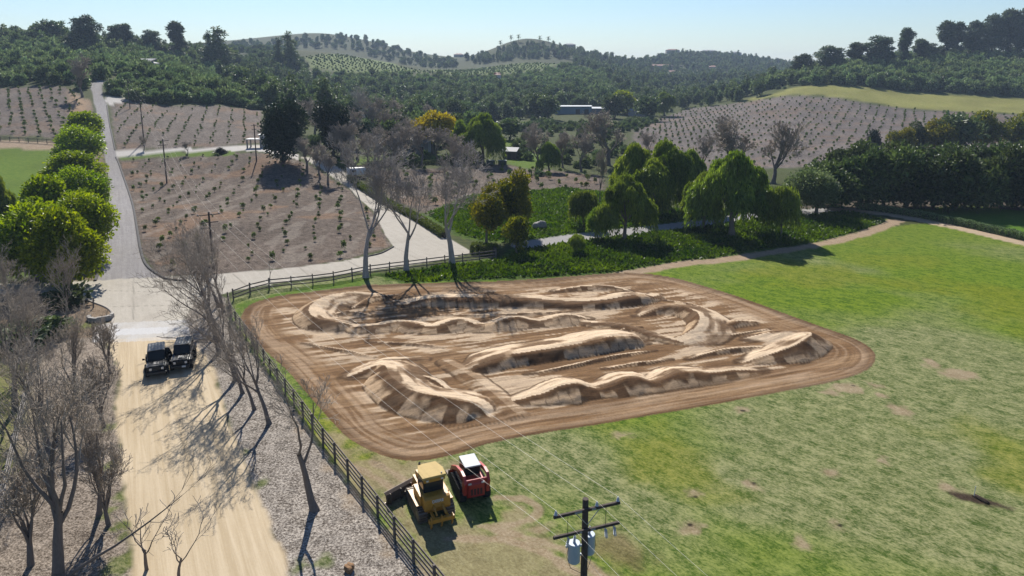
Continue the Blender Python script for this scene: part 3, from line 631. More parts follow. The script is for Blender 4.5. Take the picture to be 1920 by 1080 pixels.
def leaf_tree(seed, kind, mat, barkm, h, w, hb, n, ln, wd, nb=18, rb=None, shape='round', tr=.22):
    rng = np.random.default_rng(seed); rb = rb or w * .2
    C, Rr = crown_blobs(rng, w - rb, hb + rb * .5, h - rb * .8, nb, rb, shape)
    if kind == 'weep': V, F, T = weeping(rng, C, Rr, n, ln, wd, .5)
    else: V, F, T = leafy(rng, C, Rr, n, ln, wd, loose=1.3)
    if kind == 'weep':
        C2 = C - np.array([0, 0, 1.0]) * Rr[:, None] * .35; V2, F2, T2 = leafy(rng, C2, Rr * .8, n // 3, ln * .8, wd * 1.6, .5, .6); T2 = T2 * .4; F2 = F2 + len(V); V = np.concatenate([V, V2]); F = np.concatenate([F, F2]); T = np.concatenate([T, T2])
    cm = np_mesh('crown', V, F, mat, False, {'tint': ('FACE', 'FLOAT', T)})
    segs = []; p = np.array([0, 0, -.2]); d = np.array([0, 0, 1.]); top = hb + (h - hb) * .35; q = None
    for i in range(4):
        d = nrm(d + rng.normal(0, .08, 3)); q = p + d * top / 4; segs.append((p, q, tr * (1.25 - .2 * i) * (1.3 if i == 0 else 1), tr * (1.05 - .2 * i), 0)); p = q
    for c in C[rng.permutation(len(C))[:8]]:
        s = segs[rng.integers(1, 4)][1]; m = (s + c) / 2 + rng.normal(0, .2, 3); segs.append((s, m, tr * .42, tr * .3, 1)); segs.append((m, c, tr * .3, tr * .1, 1))
    return cm, np_mesh('trunk', *tubes(segs, [7, 5]), barkm, True)
bark = plain_mat('bark grey brown', (.20, .165, .14), .9, nscale=6, namt=.3, spec=.2, stretch=(3, 3, .6), bump=.5)
bark_pale = plain_mat('bark pale grey', (.38, .345, .31), .9, nscale=4, namt=.35, spec=.2, stretch=(2, 2, .6), bump=.4)
bark_twig = plain_mat('twig grey', (.41, .345, .275), .9, nscale=4, namt=.4, spec=.2)
bark_dark = plain_mat('bark dark', (.10, .085, .075), .9, nscale=6, namt=.3, spec=.2)
M_lush = leaf_mat('leaf bright green', (.060, .108, .004), (.310, .365, .014), .42, vary=.10)
M_avo = leaf_mat('leaf avocado', (.020, .042, .012), (.225, .290, .120), .26, .5, .30, .15)
M_wood = leaf_mat('leaf woodland', (.020, .038, .012), (.150, .195, .075), .26, .5, .35, .15)
M_will = leaf_mat('leaf pepper tree', (.036, .068, .008), (.240, .295, .046), .35, vary=.14)
M_olive = leaf_mat('leaf olive', (.055, .085, .026), (.20, .245, .105), .32, vary=.1)
M_dark = leaf_mat('leaf dark evergreen', (.010, .020, .009), (.026, .042, .016), .15, .5, .15)
M_yel = leaf_mat('blossom yellow', (.26, .215, .008), (.50, .42, .012), .3, vary=.05)
M_gold = leaf_mat('leaf gold olive', (.040, .062, .012), (.27, .245, .018), .3, vary=.08)
M_euc = leaf_mat('leaf eucalyptus', (.026, .042, .022), (.110, .145, .075), .28, .5, .25, .15)
M_sap = leaf_mat('leaf citrus sapling', (.040, .070, .012), (.120, .165, .030), .28, vary=.3)
M_hedge = leaf_mat('leaf hedge', (.05, .085, .012), (.125, .155, .028), .28, vary=.1)

M_avod = leaf_mat('leaf old avocado', (.013, .028, .007), (.115, .150, .044), .22, .5, .4, .15)
PRO = {}
def proto(key, *a, **k): PRO[key] = leaf_tree(*a, **k)
proto('lush1', 1, 'leaf', M_lush, bark, 9.5, 8.6, .6, 15000, .58, .30, 17, 1.95)
proto('lush2', 2, 'leaf', M_lush, bark, 8.5, 8.0, .4, 14000, .56, .30, 14, 1.9)
proto('avo1', 3, 'leaf', M_avod, bark_dark, 7.5, 7.6, .5, 7000, .62, .30, 24, 1.35)
proto('avo2', 4, 'leaf', M_avod, bark_dark, 7.0, 7.2, .4, 6500, .62, .30, 20, 1.4)
proto('bush1', 5, 'leaf', M_avo, bark_dark, 4.6, 5.4, .1, 900, .95, .55, 11, 1.25, tr=.12)
proto('bush2', 6, 'leaf', M_avo, bark_dark, 4.2, 5.0, .1, 850, .95, .55, 9, 1.25, tr=.12)
proto('wood1', 7, 'leaf', M_wood, bark_dark, 11, 8.5, .8, 1500, 1.25, .7, 16, 1.7, tr=.25)
proto('wood2', 8, 'leaf', M_wood, bark_dark, 9.5, 9.0, .6, 1500, 1.25, .7, 14, 1.9, tr=.25)
proto('wood3', 9, 'leaf', M_wood, bark_dark, 13, 6.0, 1.0, 1400, 1.2, .6, 16, 1.4, tr=.25)
proto('will1', 10, 'weep', M_will, bark, 9.5, 9.0, .8, 20000, .60, .15, 16, 1.15, 'plume', tr=.32)
proto('will2', 11, 'weep', M_will, bark, 8.0, 7.5, .6, 16000, .58, .15, 12, 1.08, 'plume', tr=.28)
proto('will3', 12, 'weep', M_will, bark, 5.0, 4.0, .6, 6000, .46, .14, 6, .85, 'plume', tr=.12)
proto('olive', 13, 'leaf', M_olive, bark, 7.5, 8.5, .6, 12000, .5, .22, 15, 1.75, tr=.25)
proto('dark', 14, 'leaf', M_dark, bark_dark, 13.5, 11, .9, 10000, .8, .42, 17, 2.3, tr=.4)
proto('yellow', 15, 'leaf', M_yel, bark, 9, 8, 1.5, 6000, .7, .4, 18, 1.6, 'dome')
proto('gold', 16, 'leaf', M_gold, bark, 9, 7.5, 1.0, 7000, .6, .28, 13, 1.45)
proto('goldlow', 22, 'leaf', M_gold, bark, 5, 4, .9, 2400, .5, .25, 7, .85, tr=.15)
proto('euc1', 17, 'leaf', M_euc, bark, 16, 7.0, 1.2, 5200, 1.0, .36, 22, 1.35, tr=.3)
proto('euc2', 18, 'leaf', M_euc, bark, 18, 5.4, 2.0, 4600, 1.0, .36, 20, 1.15, tr=.3)
proto('cone', 19, 'leaf', M_dark, bark_dark, 9, 6, .4, 4000, .7, .32, 26, 1.4, 'cone')
proto('pine', 20, 'leaf', M_wood, bark_dark, 17, 8, 3.0, 4200, 1.0, .34, 22, 1.35, 'cone', tr=.3)
proto('shrub', 21, 'leaf', M_wood, bark_dark, 2.4, 3.4, .05, 420, .7, .4, 7, .85, tr=.06)
rs = np.random.default_rng(33)
def sapling_mesh(seed):
    rng = np.random.default_rng(seed); C, Rr = crown_blobs(rng, .75, .45, 1.3, 6, .3)
    V, F, T = leafy(rng, C, Rr, 190, .30, .16); tv, tf = tubes([(np.array([0, 0, -.1]), np.array([.02, 0, .6]), .035, .03, 0)], [5])
    return np_mesh('sapling', np.concatenate([V, tv]), [np.concatenate([F, tf + len(V)])], M_sap, False, {'tint': ('FACE', 'FLOAT', np.concatenate([T, np.zeros(len(tf))]))})
SAP = [sapling_mesh(s) for s in (101, 102, 103)]

def tree(name, key, px, py, h, w, label, group=None, cat='tree', rz=None, pos=None, sink=0.0):
    """a tree at a picture point on the terrain; h and w in metres"""
    cm, tm = PRO[key]; p = pos if pos is not None else at(px, py)
    bb = np.array([v[:] for v in (cm['bb'] if 'bb' in cm else [])]) if False else None
    e = empty(name, (p[0], p[1], p[2] - sink), random.uniform(0, 6.28) if rz is None else rz)
    sz = h / HT[key]; sw = w / WD[key]; e.scale = (sw, sw, sz)
    link('crown', cm, e); link('trunk', tm, e)
    return tag(e, label, cat, group)
HT = {}; WD = {}
for k, (cm, tm) in PRO.items():
    a = np.zeros(len(cm.vertices) * 3, np.float32); cm.vertices.foreach_get('co', a); a = a.reshape(-1, 3)
    HT[k] = float(np.percentile(a[:, 2], 99.5)); WD[k] = float(np.percentile(np.abs(a[:, :2]), 98.5) * 2)
def tpx(name, key, px, py, top, wpx, label, group=None, cat='tree', **k):
    """same, with the top row and width in the picture"""
    p = at(px, py); m = p.y / FPX
    return tree(name, key, px, py, max(1.0, (py - top) * m * 1.0), wpx * m, label, group, cat, pos=p, **k)

def ordinal(i): return ('first', 'second', 'third', 'fourth', 'fifth', 'sixth', 'seventh', 'eighth', 'ninth', 'tenth', 'eleventh', 'twelfth', 'thirteenth', 'fourteenth', 'fifteenth', 'sixteenth', 'seventeenth', 'eighteenth', 'nineteenth', 'twentieth', 'twenty first', 'twenty second', 'twenty third', 'twenty fourth', 'twenty fifth', 'twenty sixth', 'twenty seventh', 'twenty eighth')[i] + ' '
# the bright row beside the asphalt road
tpx('street_tree', 'lush1', 66, 530, 376, 146, 'bushy bright green tree nearest the junction, left of its twin')
tpx('street_tree', 'lush2', 132, 536, 384, 118, 'bushy bright green tree at the junction, right of its twin')
tpx('street_tree', 'lush1', 160, 482, 358, 108, 'bright green roadside tree second in the row from the junction')
tpx('street_tree', 'lush2', 118, 456, 328, 98, 'bright green roadside tree on the lawn side of the row, just behind the largest ones')
tpx('street_tree', 'lush1', 152, 412, 316, 100, 'bright green roadside tree in the middle of the row')
tpx('street_tree', 'lush2', 146, 366, 286, 104, 'bright green roadside tree beyond the middle of the row')
tpx('street_tree', 'lush1', 148, 312, 240, 86, 'bright green roadside tree second from the far end of the row')
tpx('street_tree', 'lush2', 148, 276, 212, 72, 'small bright green tree at the far end of the roadside row')
tpx('willow_tree', 'will2', -5, 440, 325, 70, 'pale feathery tree on the lawn at the left edge of the picture')
# pepper trees on the bank
PT = 'willow_tree'
tpx(PT, 'will1', 1170, 450, 330, 104, 'weeping green tree by the drive, trunk nearest the field, left of the group')
tpx(PT, 'will3', 1095, 424, 356, 54, 'small round light green tree left of the weeping trees')
tpx(PT, 'will3', 1120, 452, 392, 44, 'slim light green young tree right beside the grey drive')
tpx(PT, 'will3', 1081, 478, 440, 34, 'pale green bush on the weedy bank below the drive', cat='shrub')
tpx(PT, 'will1', 1190, 400, 272, 96, 'tall weeping green tree at the back left of the group')
tpx(PT, 'will2', 1250, 398, 268, 92, 'tall weeping green tree at the back of the group, in the middle')
tpx(PT, 'will2', 1222, 410, 300, 82, 'weeping green tree behind the drive with a round light crown')
tpx(PT, 'will2', 1290, 392, 282, 62, 'darker weeping tree at the right end of the back group')
tpx(PT, 'will1', 1372, 442, 286, 150, 'largest weeping green tree, right of the drive on the shady bank')
tpx(PT, 'will2', 1318, 430, 325, 76, 'weeping green tree leaning against the left of the largest one')
tpx(PT, 'will3', 1465, 448, 350, 62, 'narrow weeping tree right of the largest one')
tpx('olive_tree', 'olive', 1530, 402, 318, 104, 'grey green round olive like tree where the dirt paths meet')
tpx('flowering_tree', 'gold', 912, 455, 345, 74, 'grey olive tree with golden tips beside the hedge end')
tpx('flowering_tree', 'gold', 962, 440, 318, 86, 'dark olive tree with yellow tips above the weedy bank')
tpx('flowering_tree', 'goldlow', 968, 478, 405, 50, 'small crooked yellow flowering tree beside the drive')
tpx('yellow_tree', 'yellow', 812, 288, 212, 68, 'round golden yellow flowering tree behind the bare trees')
tpx('green_tree', 'will1', 905, 306, 216, 82, 'dense mid green tree right of the golden yellow one')
tpx('green_tree', 'will2', 866, 300, 228, 40, 'slimmer green tree between the golden tree and the dense green one')
tpx('dark_tree', 'dark', 532, 302, 190, 78, 'very dark wide evergreen on the knoll beside the white house')
tpx('dark_tree', 'dark', 625, 292, 192, 62, 'dark evergreen right of the darkest tree on the knoll')
tpx('green_tree', 'wood2', 740, 296, 226, 50, 'dull green tree half hidden behind bare branches near the grey house')
tpx('dark_tree', 'wood1', 955, 262, 222, 46, 'dark round tree at the edge of the valley beyond the dense green tree')
tpx('conifer', 'cone', 1635, 292, 245, 36, 'dark pointed shrub like conifer behind the avocado row')
tpx('green_tree', 'wood3', 1716, 292, 228, 34, 'narrow dark green tree behind the avocado row')
tpx('green_tree', 'wood1', 1790, 292, 214, 82, 'broad grey green tree behind the right avocado row')
for i, (x, y, tp, wd) in enumerate([(1745,292,226,66),(1845,290,212,80),(1905,292,212,84),(1690,296,240,50)]):
    tpx('golden_tree', 'gold', x, y, tp, wd, ['golden olive tree left of the broad grey green one', 'golden olive tree right of the broad grey green one', 'golden olive tree at the right edge of the picture', 'low olive brown tree beside the dark conifer'][i])
tpx('green_tree', 'lush2', 1175, 214, 172, 54, 'yellow green tree beside the long blue shed')
tpx('green_tree', 'will2', 1246, 218, 175, 40, 'mid green round tree right of the blue shed')
tpx('valley_tree', 'wood2', 1152, 222, 178, 40, 'dark round tree standing before the right end of the blue shed')
tpx('valley_tree', 'wood1', 1212, 226, 182, 46, 'dark tree in front of the grey shed in the valley')
tpx('valley_tree', 'wood1', 1028, 226, 180, 40, 'dark tree at the left end of the blue shed')
tpx('green_tree', 'will2', 1030, 322, 268, 40, 'small green tree among bare trees in the valley')
# the avocado row along the far edge of the field
for i, x in enumerate(range(1572, 1990, 44)):
    tpx('avocado_tree', ('avo1', 'avo2')[i % 2], x + random.uniform(-6, 6), 388 + (x - 1572) * .014 + random.uniform(-3, 3), 282 - (10 if i % 3 else -10) + random.uniform(-6, 6), 96 + random.uniform(-14, 14), ordinal(i) + 'dark avocado tree from the left in the front row along the field', 'avocado trees in the row along the field', sink=.9)
for i, x in enumerate(range(1590, 1990, 50)):
    tpx('avocado_tree', ('avo2', 'avo1')[i % 2], x, 356, 268 + random.uniform(-6, 8), 86, ordinal(i) + 'dark avocado tree from the left in the second row behind the field', 'avocado trees in the second row', sink=.6)
# trees on the skyline at the right
for i, (x, b, tp, wd, k) in enumerate([(1503,142,104,36,'euc1'),(1554,132,89,46,'euc1'),(1601,126,83,34,'euc2'),(1645,124,72,54,'euc1'),(1692,118,57,26,'euc2'),(1722,116,76,26,'euc2'),(1740,112,84,36,'euc1'),(1770,108,44,30,'euc2'),(1790,106,46,26,'euc2'),(1822,106,45,40,'euc1'),(1858,106,33,40,'euc1'),(1884,106,24,36,'euc2'),(1912,108,26,44,'euc1'),(1945,106,20,44,'euc1')]):
    tpx('eucalyptus', k, x, b + 6, tp, wd, ordinal(i) + 'tall dark eucalyptus from the left on the right skyline', 'eucalyptus trees on the right skyline')
for i, (x, b, tp, wd, k, lb) in enumerate([(165,100,34,44,'euc1','tall dark eucalyptus above the left grove, left of the bare hill'),(145,100,62,40,'wood1','broad dark tree beside the tall eucalyptus on the left ridge'),(222,96,50,34,'euc1','airy eucalyptus on the left ridge, third from the palms'),(240,98,48,26,'euc2','airy narrow eucalyptus on the left ridge'),(285,102,60,36,'euc1','low airy eucalyptus near the middle of the left ridge'),(335,112,45,30,'euc2','tallest airy eucalyptus standing alone on the left ridge'),(412,134,57,58,'pine','wide dark pine standing above the left hillside'),(396,134,64,26,'pine','narrow dark pine at the left of the wide one'),(525,140,76,22,'pine','thin dark pine left of the twin pines'),(545,142,66,36,'pine','tall layered dark pine above the wooded slope'),(86,84,46,46,'wood2','broad dark tree on the left ridge under the palms'),(100,86,42,40,'wood1','dark tree on the left ridge between the palms')]):
    tpx('pine_tree' if k == 'pine' else 'ridge_tree', k, x, b, tp, wd, lb)

# ------------------------------------------------------------------ bare trees
def bare(meshes, px, py, h, label, group=None, rz=0, w=1.0, pos=None):
    p = pos if pos is not None else at(px, py); e = empty('bare_tree', p, rz); z = h / meshes[3]; e.scale = (z * w, z * w, z)
    tr = link('trunk', meshes[0], e); link('limbs', meshes[1], e); tag(link('twigs', meshes[2], e), kind='stuff')
    return tag(e, label, 'tree', group)
def bm_(h, *a, **k): return (*bare_mesh('bare', *a, h=h, **k), h)
BT = {}
BT['near1'] = bm_(13, 201, r=.23, mat=bark_twig, bias=(-.05, .0), dense=1.25, rmin=.008, spread=.5, trunk=.15, limbs=3.4, fine=1.1, up=1.7)
BT['near2'] = bm_(12, 202, r=.17, mat=bark_twig, bias=(.0, .05), dense=1.25, rmin=.008, spread=.48, trunk=.13, limbs=3.2, fine=1.1, up=1.7)
BT['lean'] = bm_(10.5, 203, r=.24, mat=bark_twig, bias=(-.35, .1), lean=(-.28, .12), dense=1.2, rmin=.012, spread=.8, trunk=.36, limbs=1.6)
BT['arch'] = bm_(11.5, 204, r=.19, mat=bark_twig, bias=(-.40, .1), lean=(-.35, 0), dense=1.25, rmin=.009, spread=.72, trunk=.22, limbs=2.6, fine=1.0)
BT['tall1'] = bm_(18, 205, r=.34, mat=bark_pale, dense=1.5, rmin=.014, spread=.6, trunk=.26, limbs=2.4, fine=1.5)
BT['tall2'] = bm_(17, 206, r=.32, mat=bark_pale, dense=1.5, rmin=.014, spread=.65, trunk=.22, limbs=2.5, fine=1.5)
BT['round'] = bm_(12, 207, r=.40, mat=bark_twig, dense=1.5, rmin=.030, spread=.95, trunk=.20, limbs=3.6)
BT['fan'] = bm_(11, 208, r=.26, mat=bark_twig, dense=1.38, rmin=.026, spread=.62, trunk=.20, limbs=3.0)
BT['multi'] = bm_(8, 211, r=.10, mat=bark_twig, dense=1.15, rmin=.008, spread=.4, trunk=.06, limbs=4.5, fine=1.0, up=1.8)
BT['small'] = bm_(3.2, 209, r=.05, mat=bark_twig, dense=.8, rmin=.008, spread=.5, trunk=.3, levels=4)
corner = bare(BT['near1'], 108, 1085, 13.0, 'large bare tree in the near left corner, many rising stems', rz=0)
Cb = dict(n=[7, 4, 3], wob=[.05, .2, .25], up=[.01, .16, .1], bias=(0, 0), taper=[.8, .8, .7], start=[.35, .2], kids=[1.0, 1.6], spread=[.6, .7], ratio=[.28, .5], rr=[.5, .6], rmin=.009)
sg = []; Yl = corner.location.y - .3; e0, e1 = [np.array([(px - 960) / (FPX * CT - (py - PPY) * ST) * Yl, Yl, CAM_H - ray(px, py)[1] * Yl]) for px, py in ((120, 1085), (372, 944))]
grow(sg, e0 - np.array(corner.location), e1 - e0, float(np.linalg.norm(e1 - e0)), .10, 0, Cb, np.random.default_rng(4)); link('low_limb', np_mesh('low_limb', *tubes(sg, [6, 5, 4]), bark, True), corner)
for i, (x, y, h_, lb) in enumerate([(60,1060,7,'slim many stemmed bare tree behind the large corner tree'),(205,985,5.5,'slim bare tree on the left verge next to the road edge'),(195,800,6,'slim bare tree on the left verge, halfway to the cars'),(205,700,5.5,'slim bare tree on the left verge just before the junction')]): bare(BT['multi'], x, y, h_, lb, 'slim bare trees on the left verge', rz=i * 1.1)
bare(BT['arch'], 478, 768, 7.5, 'small bare arching tree between the leaning tree and the cars', rz=.3, w=.9)
bare(BT['arch'], 404, 632, 9.5, 'bare arching tree behind the right black car', rz=-.4, w=.9)
bare(BT['arch'], 456, 738, 8.5, 'bare arching tree on the chip verge just below the two cars', rz=.15, w=.9)
bare(BT['arch'], 420, 585, 9.5, 'bare arching tree closest to the fence corner post', rz=-.2, w=.85)
bare(BT['near2'], 185, 965, 8.5, 'bare tree on the left verge just beyond the large corner tree', rz=1.0)
bare(BT['near1'], 90, 850, 9.5, 'bare grey tree on the left verge beside the split rail fence', rz=2.1, w=.9)
bare(BT['near2'], 150, 770, 9.5, 'bare tree on the left verge across the road from the parked cars', rz=3.5)
bare(BT['near2'], 70, 690, 10.0, 'bare tree on the left verge over the dark bushes', rz=5.0)
bare(BT['near2'], 128, 610, 9.5, 'pale bare tree on the left side of the junction', rz=2.6, w=.8)
bare(BT['near2'], 20, 600, 9.0, 'bare tree at the left edge behind the dark bushes', rz=0.6, w=.9)
bare(BT['near1'], 30, 770, 10.5, 'bare tree at the left edge beyond the pale grey fence', rz=5.5)
bare(BT['small'], 275, 1068, 4.5, 'thin bare shrub at the bottom edge beside the dirt road', rz=1, w=1.5)
bare(BT['small'], 335, 1085, 4.0, 'thin bare shrub at the bottom edge, on the dirt road side', rz=2, w=1.4)
bare(BT['lean'], 591, 957, 11.0, 'bare tree with a leaning trunk on the chip verge nearest the camera')
bare(BT['arch'], 506, 795, 9.0, 'bare tree on the chip verge, second from the leaning one', w=.95)
bare(BT['arch'], 444, 712, 10.0, 'bare arching tree beside the two black cars', rz=.25)
bare(BT['arch'], 412, 660, 11.0, 'tall bare arching tree over the road just past the cars', rz=-.2, w=.95)
bare(BT['arch'], 402, 610, 12.0, 'tall bare arching tree at the bend of the fence', rz=.1, w=.9)
bare(BT['arch'], 410, 575, 9.0, 'bare tree at the fence corner where the drive begins', rz=.4)
bare(BT['tall1'], 686, 520, 18.5, 'tall pale bare tree by the rail fence, left of the three')
bare(BT['tall2'], 762, 508, 16.5, 'tall pale bare tree by the rail fence, middle of the three', rz=2.0)
bare(BT['tall2'], 848, 499, 17.5, 'tall pale bare tree with forked trunk, right of the three by the fence', rz=4.0, w=1.15)
bare(BT['small'], 506, 524, 3.4, 'thin young bare tree behind the curving fence', rz=2.2)
GB_ = 'bare trees in the valley'
for i, (x, y, tp, k) in enumerate(sorted([(600,335,262,'fan'),(655,330,255,'fan'),(690,310,240,'fan'),(745,330,225,'fan'),(720,300,235,'round'),(790,310,225,'fan'),(850,318,240,'fan'),(575,320,255,'round'),(640,300,225,'fan'),(770,280,215,'fan'),(890,285,235,'fan'),(560,255,185,'fan'),(700,262,175,'fan'),(740,255,180,'fan'),(690,250,160,'tall1'),(640,250,190,'fan'),(590,252,180,'fan'),(615,345,275,'fan'),(670,300,228,'round'),(705,330,250,'fan'),(760,300,215,'fan'),(820,300,232,'fan'),(835,262,205,'fan'),(800,250,190,'fan'),(660,278,200,'fan'),(610,272,200,'round'),(730,276,195,'fan'),(865,330,255,'fan')])):
    p = at(x, y); bare(BT[k], x, y, (y - tp) * p.y / FPX, ordinal(i) + 'bare tree from the left in the thicket behind the tall pale three', 'bare trees in the thicket below the dark evergreens', rz=i * 1.3, w=1.15, pos=p)
for i, (x, y, tp, k, wd, lb) in enumerate([(1140,310,205,'round',1.2,'large round crowned bare tree below the blue shed'),(1005,318,232,'fan',1.1,'bare fan shaped tree left in the valley clearing'),(1055,315,238,'fan',1.0,'bare tree in the middle of the valley clearing'),(1090,322,240,'fan',1.1,'slim bare tree beside the large round crowned one'),(1372,335,214,'round',1.25,'large wide bare tree behind the largest weeping tree'),(1450,345,222,'round',.95,'dense bare tree at the right, in front of the hillside orchard'),(1320,322,245,'fan',1.0,'small bare tree left of the large wide one'),(1125,380,262,'fan',.4,'thin bare stem standing left of the weeping group'),(270,282,252,'fan',1.3,'tiny bare tree by the asphalt road drive'),(352,290,262,'fan',1.3,'tiny bare tree on the verge of the upper drive'),(155,182,100,'fan',1.1,'dark brown bare tree where the road enters the grove'),(1000,280,225,'fan',1.3,'pinkish bare tree at the left edge of the valley clearing'),(1215,300,240,'fan',1.0,'bare tree just right of the large round crowned one')]):
    p = at(x, y); bare(BT[k], x, y, (y - tp) * p.y / FPX, lb, GB_, rz=i * 1.7, w=wd, pos=p)

# ------------------------------------------------------------------ orchards and woods
def fill(poly, sx, sy, rot, jit, skip, rng):
    c, s = math.cos(rot), math.sin(rot); u = poly[:, 0] * c + poly[:, 1] * s; v = -poly[:, 0] * s + poly[:, 1] * c
    U, V = np.meshgrid(np.arange(u.min(), u.max(), sx), np.arange(v.min(), v.max(), sy)); U = U + (np.arange(U.shape[0])[:, None] % 2) * sx * .5 * (jit > .2)
    U = U.ravel() + rng.normal(0, jit * sx, U.size); V = V.ravel() + rng.normal(0, jit * sy, V.size)
    X = U * c - V * s; Y = U * s + V * c
    ok = (poly_sd(X, Y, poly, 3) < -.8) & (rng.random(len(X)) > skip) & (np.abs(X / np.maximum(Y, 1)) < .86)
    return X[ok], Y[ok]
def gn_scatter(name, X, Y, sc, keys, label, sink=.1, meshes=None, zs=1.0):
    """one mass of plants: instances of the crowns on a cloud of points"""
    Zz = gz(X, Y) - sink; n = len(X)
    src = bpy.data.meshes.new(name); src.vertices.add(n); src.vertices.foreach_set('co', np.stack([X, Y, Zz], -1).astype(np.float32).ravel())
    a = src.attributes.new('sc', 'FLOAT_VECTOR', 'POINT'); sv = np.stack([sc, sc, sc * zs * RNG.uniform(.8, 1.2, n)], -1).astype(np.float32); a.data.foreach_set('vector', sv.ravel())
    a = src.attributes.new('rz', 'FLOAT_VECTOR', 'POINT'); a.data.foreach_set('vector', np.stack([np.zeros(n), np.zeros(n), RNG.uniform(0, 6.28, n)], -1).astype(np.float32).ravel())
    o = link(name, src); g = bpy.data.node_groups.new(name, 'GeometryNodeTree')
    g.interface.new_socket('Geometry', in_out='INPUT', socket_type='NodeSocketGeometry'); g.interface.new_socket('Geometry', in_out='OUTPUT', socket_type='NodeSocketGeometry')
    A = g.nodes.new; K = g.links.new; gi = A('NodeGroupInput'); go = A('NodeGroupOutput'); ip = A('GeometryNodeInstanceOnPoints'); jn = A('GeometryNodeJoinGeometry')
    for so in keys:
        oi = A('GeometryNodeObjectInfo'); oi.transform_space = 'ORIGINAL'; oi.inputs['Object'].default_value = so; oi.inputs['As Instance'].default_value = True; K(oi.outputs['Geometry'], jn.inputs[0])
    K(gi.outputs[0], ip.inputs['Points']); K(jn.outputs[0], ip.inputs['Instance']); ip.inputs['Pick Instance'].default_value = True
    for nm, so in (('rz', 'Rotation'), ('sc', 'Scale')):
        na_ = A('GeometryNodeInputNamedAttribute'); na_.data_type = 'FLOAT_VECTOR'; na_.inputs['Name'].default_value = nm; K(na_.outputs['Attribute'], ip.inputs[so])
    K(ip.outputs[0], go.inputs[0]); md = o.modifiers.new('scatter', 'NODES'); md.node_group = g
    return tag(o, label, kind='stuff')
rng = np.random.default_rng(5)
nsap = 0; SAPO = []
def plant_saplings(key, sx, sy, rot, smin, smax, label, group, skip=.1, keep=lambda x, y: True):
    global nsap
    X, Y = fill(Z_[key], sx, sy, rot, .11, skip, rng); Zz = gz(X, Y)
    for x, y, z in zip(X, Y, Zz):
        if not keep(x, y): continue
        o = link('sapling', SAP[nsap % 3]); k = rng.uniform(smin, smax); o.location = (x, y, z - .03); o.scale = (k, k, k * rng.uniform(.85, 1.2)); o.rotation_euler = (0, 0, rng.uniform(0, 6.28)); tag(o, label, 'sapling', group); nsap += 1; SAPO.append(o)
plant_saplings('orchA', 4.4, 4.6, R(14), .34, .80, 'small green sapling in the mulched orchard between the road and the drive', 'saplings in the orchard beside the road', .12)
plant_saplings('orchD', 5.0, 5.0, R(8), .6, 1.1, 'small sapling in the bare plot above the weedy bank', 'saplings in the plot above the bank', .2)
print('saplings', nsap)
def stuff_saps(name, key, sx, sy, rot, sc, label):
    X, Y = fill(Z_[key], sx, sy, rot, .05, .12, rng); gn_scatter(name, X, Y, rng.uniform(sc * .75, sc * 1.25, len(X)), SAPO[:3], label, .03); print(name, len(X))
stuff_saps('orchard_saplings', 'orchB', 4.6, 4.8, R(20), .62, 'rows of tiny saplings in the upper orchard')
stuff_saps('orchard_saplings', 'orchC', 4.6, 5.0, R(-8), .85, 'rows of dark saplings in the orchard at the far left')
stuff_saps('orchard_saplings', 'orchE', 5.6, 6.4, R(12), .85, 'rows of dark saplings on the hillside orchard at the right')
def crownobj(key):
    for o in COL.objects:
        if o.type == 'MESH' and o.data == PRO[key][0]: return o
# one visible tree of each mass kind, standing in front of its mass
tpx('avocado_tree', 'bush1', 250, 188, 166, 30, 'low avocado tree at the near edge of the young grove by the upper road', None)
tpx('avocado_tree', 'bush2', 330, 190, 168, 30, 'low avocado tree in the front of the young grove above the upper orchard', None)
tpx('shrub', 'shrub', 1010, 330, 318, 20, 'low dark shrub in the valley clearing', cat='shrub')
tpx('valley_tree', 'wood3', 610, 232, 150, 40, 'tall narrow dark tree at the valley edge behind the bare thicket')
tpx('valley_tree', 'wood1', 1010, 224, 175, 44, 'round dark tree left of the blue shed')
cr = {k: crownobj(k) for k in ('bush1', 'bush2', 'wood1', 'wood2', 'wood3', 'shrub', 'euc1', 'avo1')}
def mass(name, pts, sp, sc, keys, label, skip=.08, sink=.2, zs=1.0, jit=.42):
    X, Y = fill(hits(pts), sp, sp, R(rng.uniform(0, 40)), jit, skip, rng); ok = poly_sd(X, Y, SHEDV, 3) > 0; X = X[ok]; Y = Y[ok]
    gn_scatter(name, X, Y, rng.uniform(sc * .75, sc * 1.25, len(X)), [cr[k] for k in keys], label, sink, zs=zs); print(name, len(X))
AV = ('bush1', 'bush2')
SHEDV = hits([(1030,210),(1170,210),(1160,234),(1040,234)])
mass('avocado_grove', [(-300,84),(60,72),(200,86),(330,98),(420,138),(480,205),(400,193),(240,150),(207,147),(165,178),(135,166),(100,158),(-300,148)], 6.8, 1.12, AV, 'dense dark avocado grove covering the left hillside', .04, zs=1.2, jit=.2)
mass('avocado_grove', [(205,153),(300,152),(400,188),(490,202),(490,208),(360,195),(245,187),(205,178)], 4.6, .9, AV, 'young avocado grove between the upper road and the upper orchard', .02)
mass('valley_woods', [(400,150),(560,140),(620,165),(800,172),(1000,180),(1160,192),(1235,203),(1200,214),(1040,214),(900,232),(700,240),(500,206)], 8.0, .95, ('wood1', 'wood2', 'wood3'), 'dark woods filling the valley below the hills', zs=1.0)
mass('avocado_grove', [(560,152),(640,143),(760,145),(900,149),(1010,142),(1060,124),(1150,148),(1185,190),(1000,182),(800,174),(620,166)], 7.2, 1.08, AV, 'avocado grove on the central hillside', .04, zs=1.2, jit=.16)
mass('hill_woods', [(330,100),(400,84),(600,70),(720,84),(860,112),(860,128),(740,118),(660,95),(560,90),(440,140)], 13, .8, ('wood1', 'wood2', 'shrub'), 'scattered woods on the far central hill', .2)
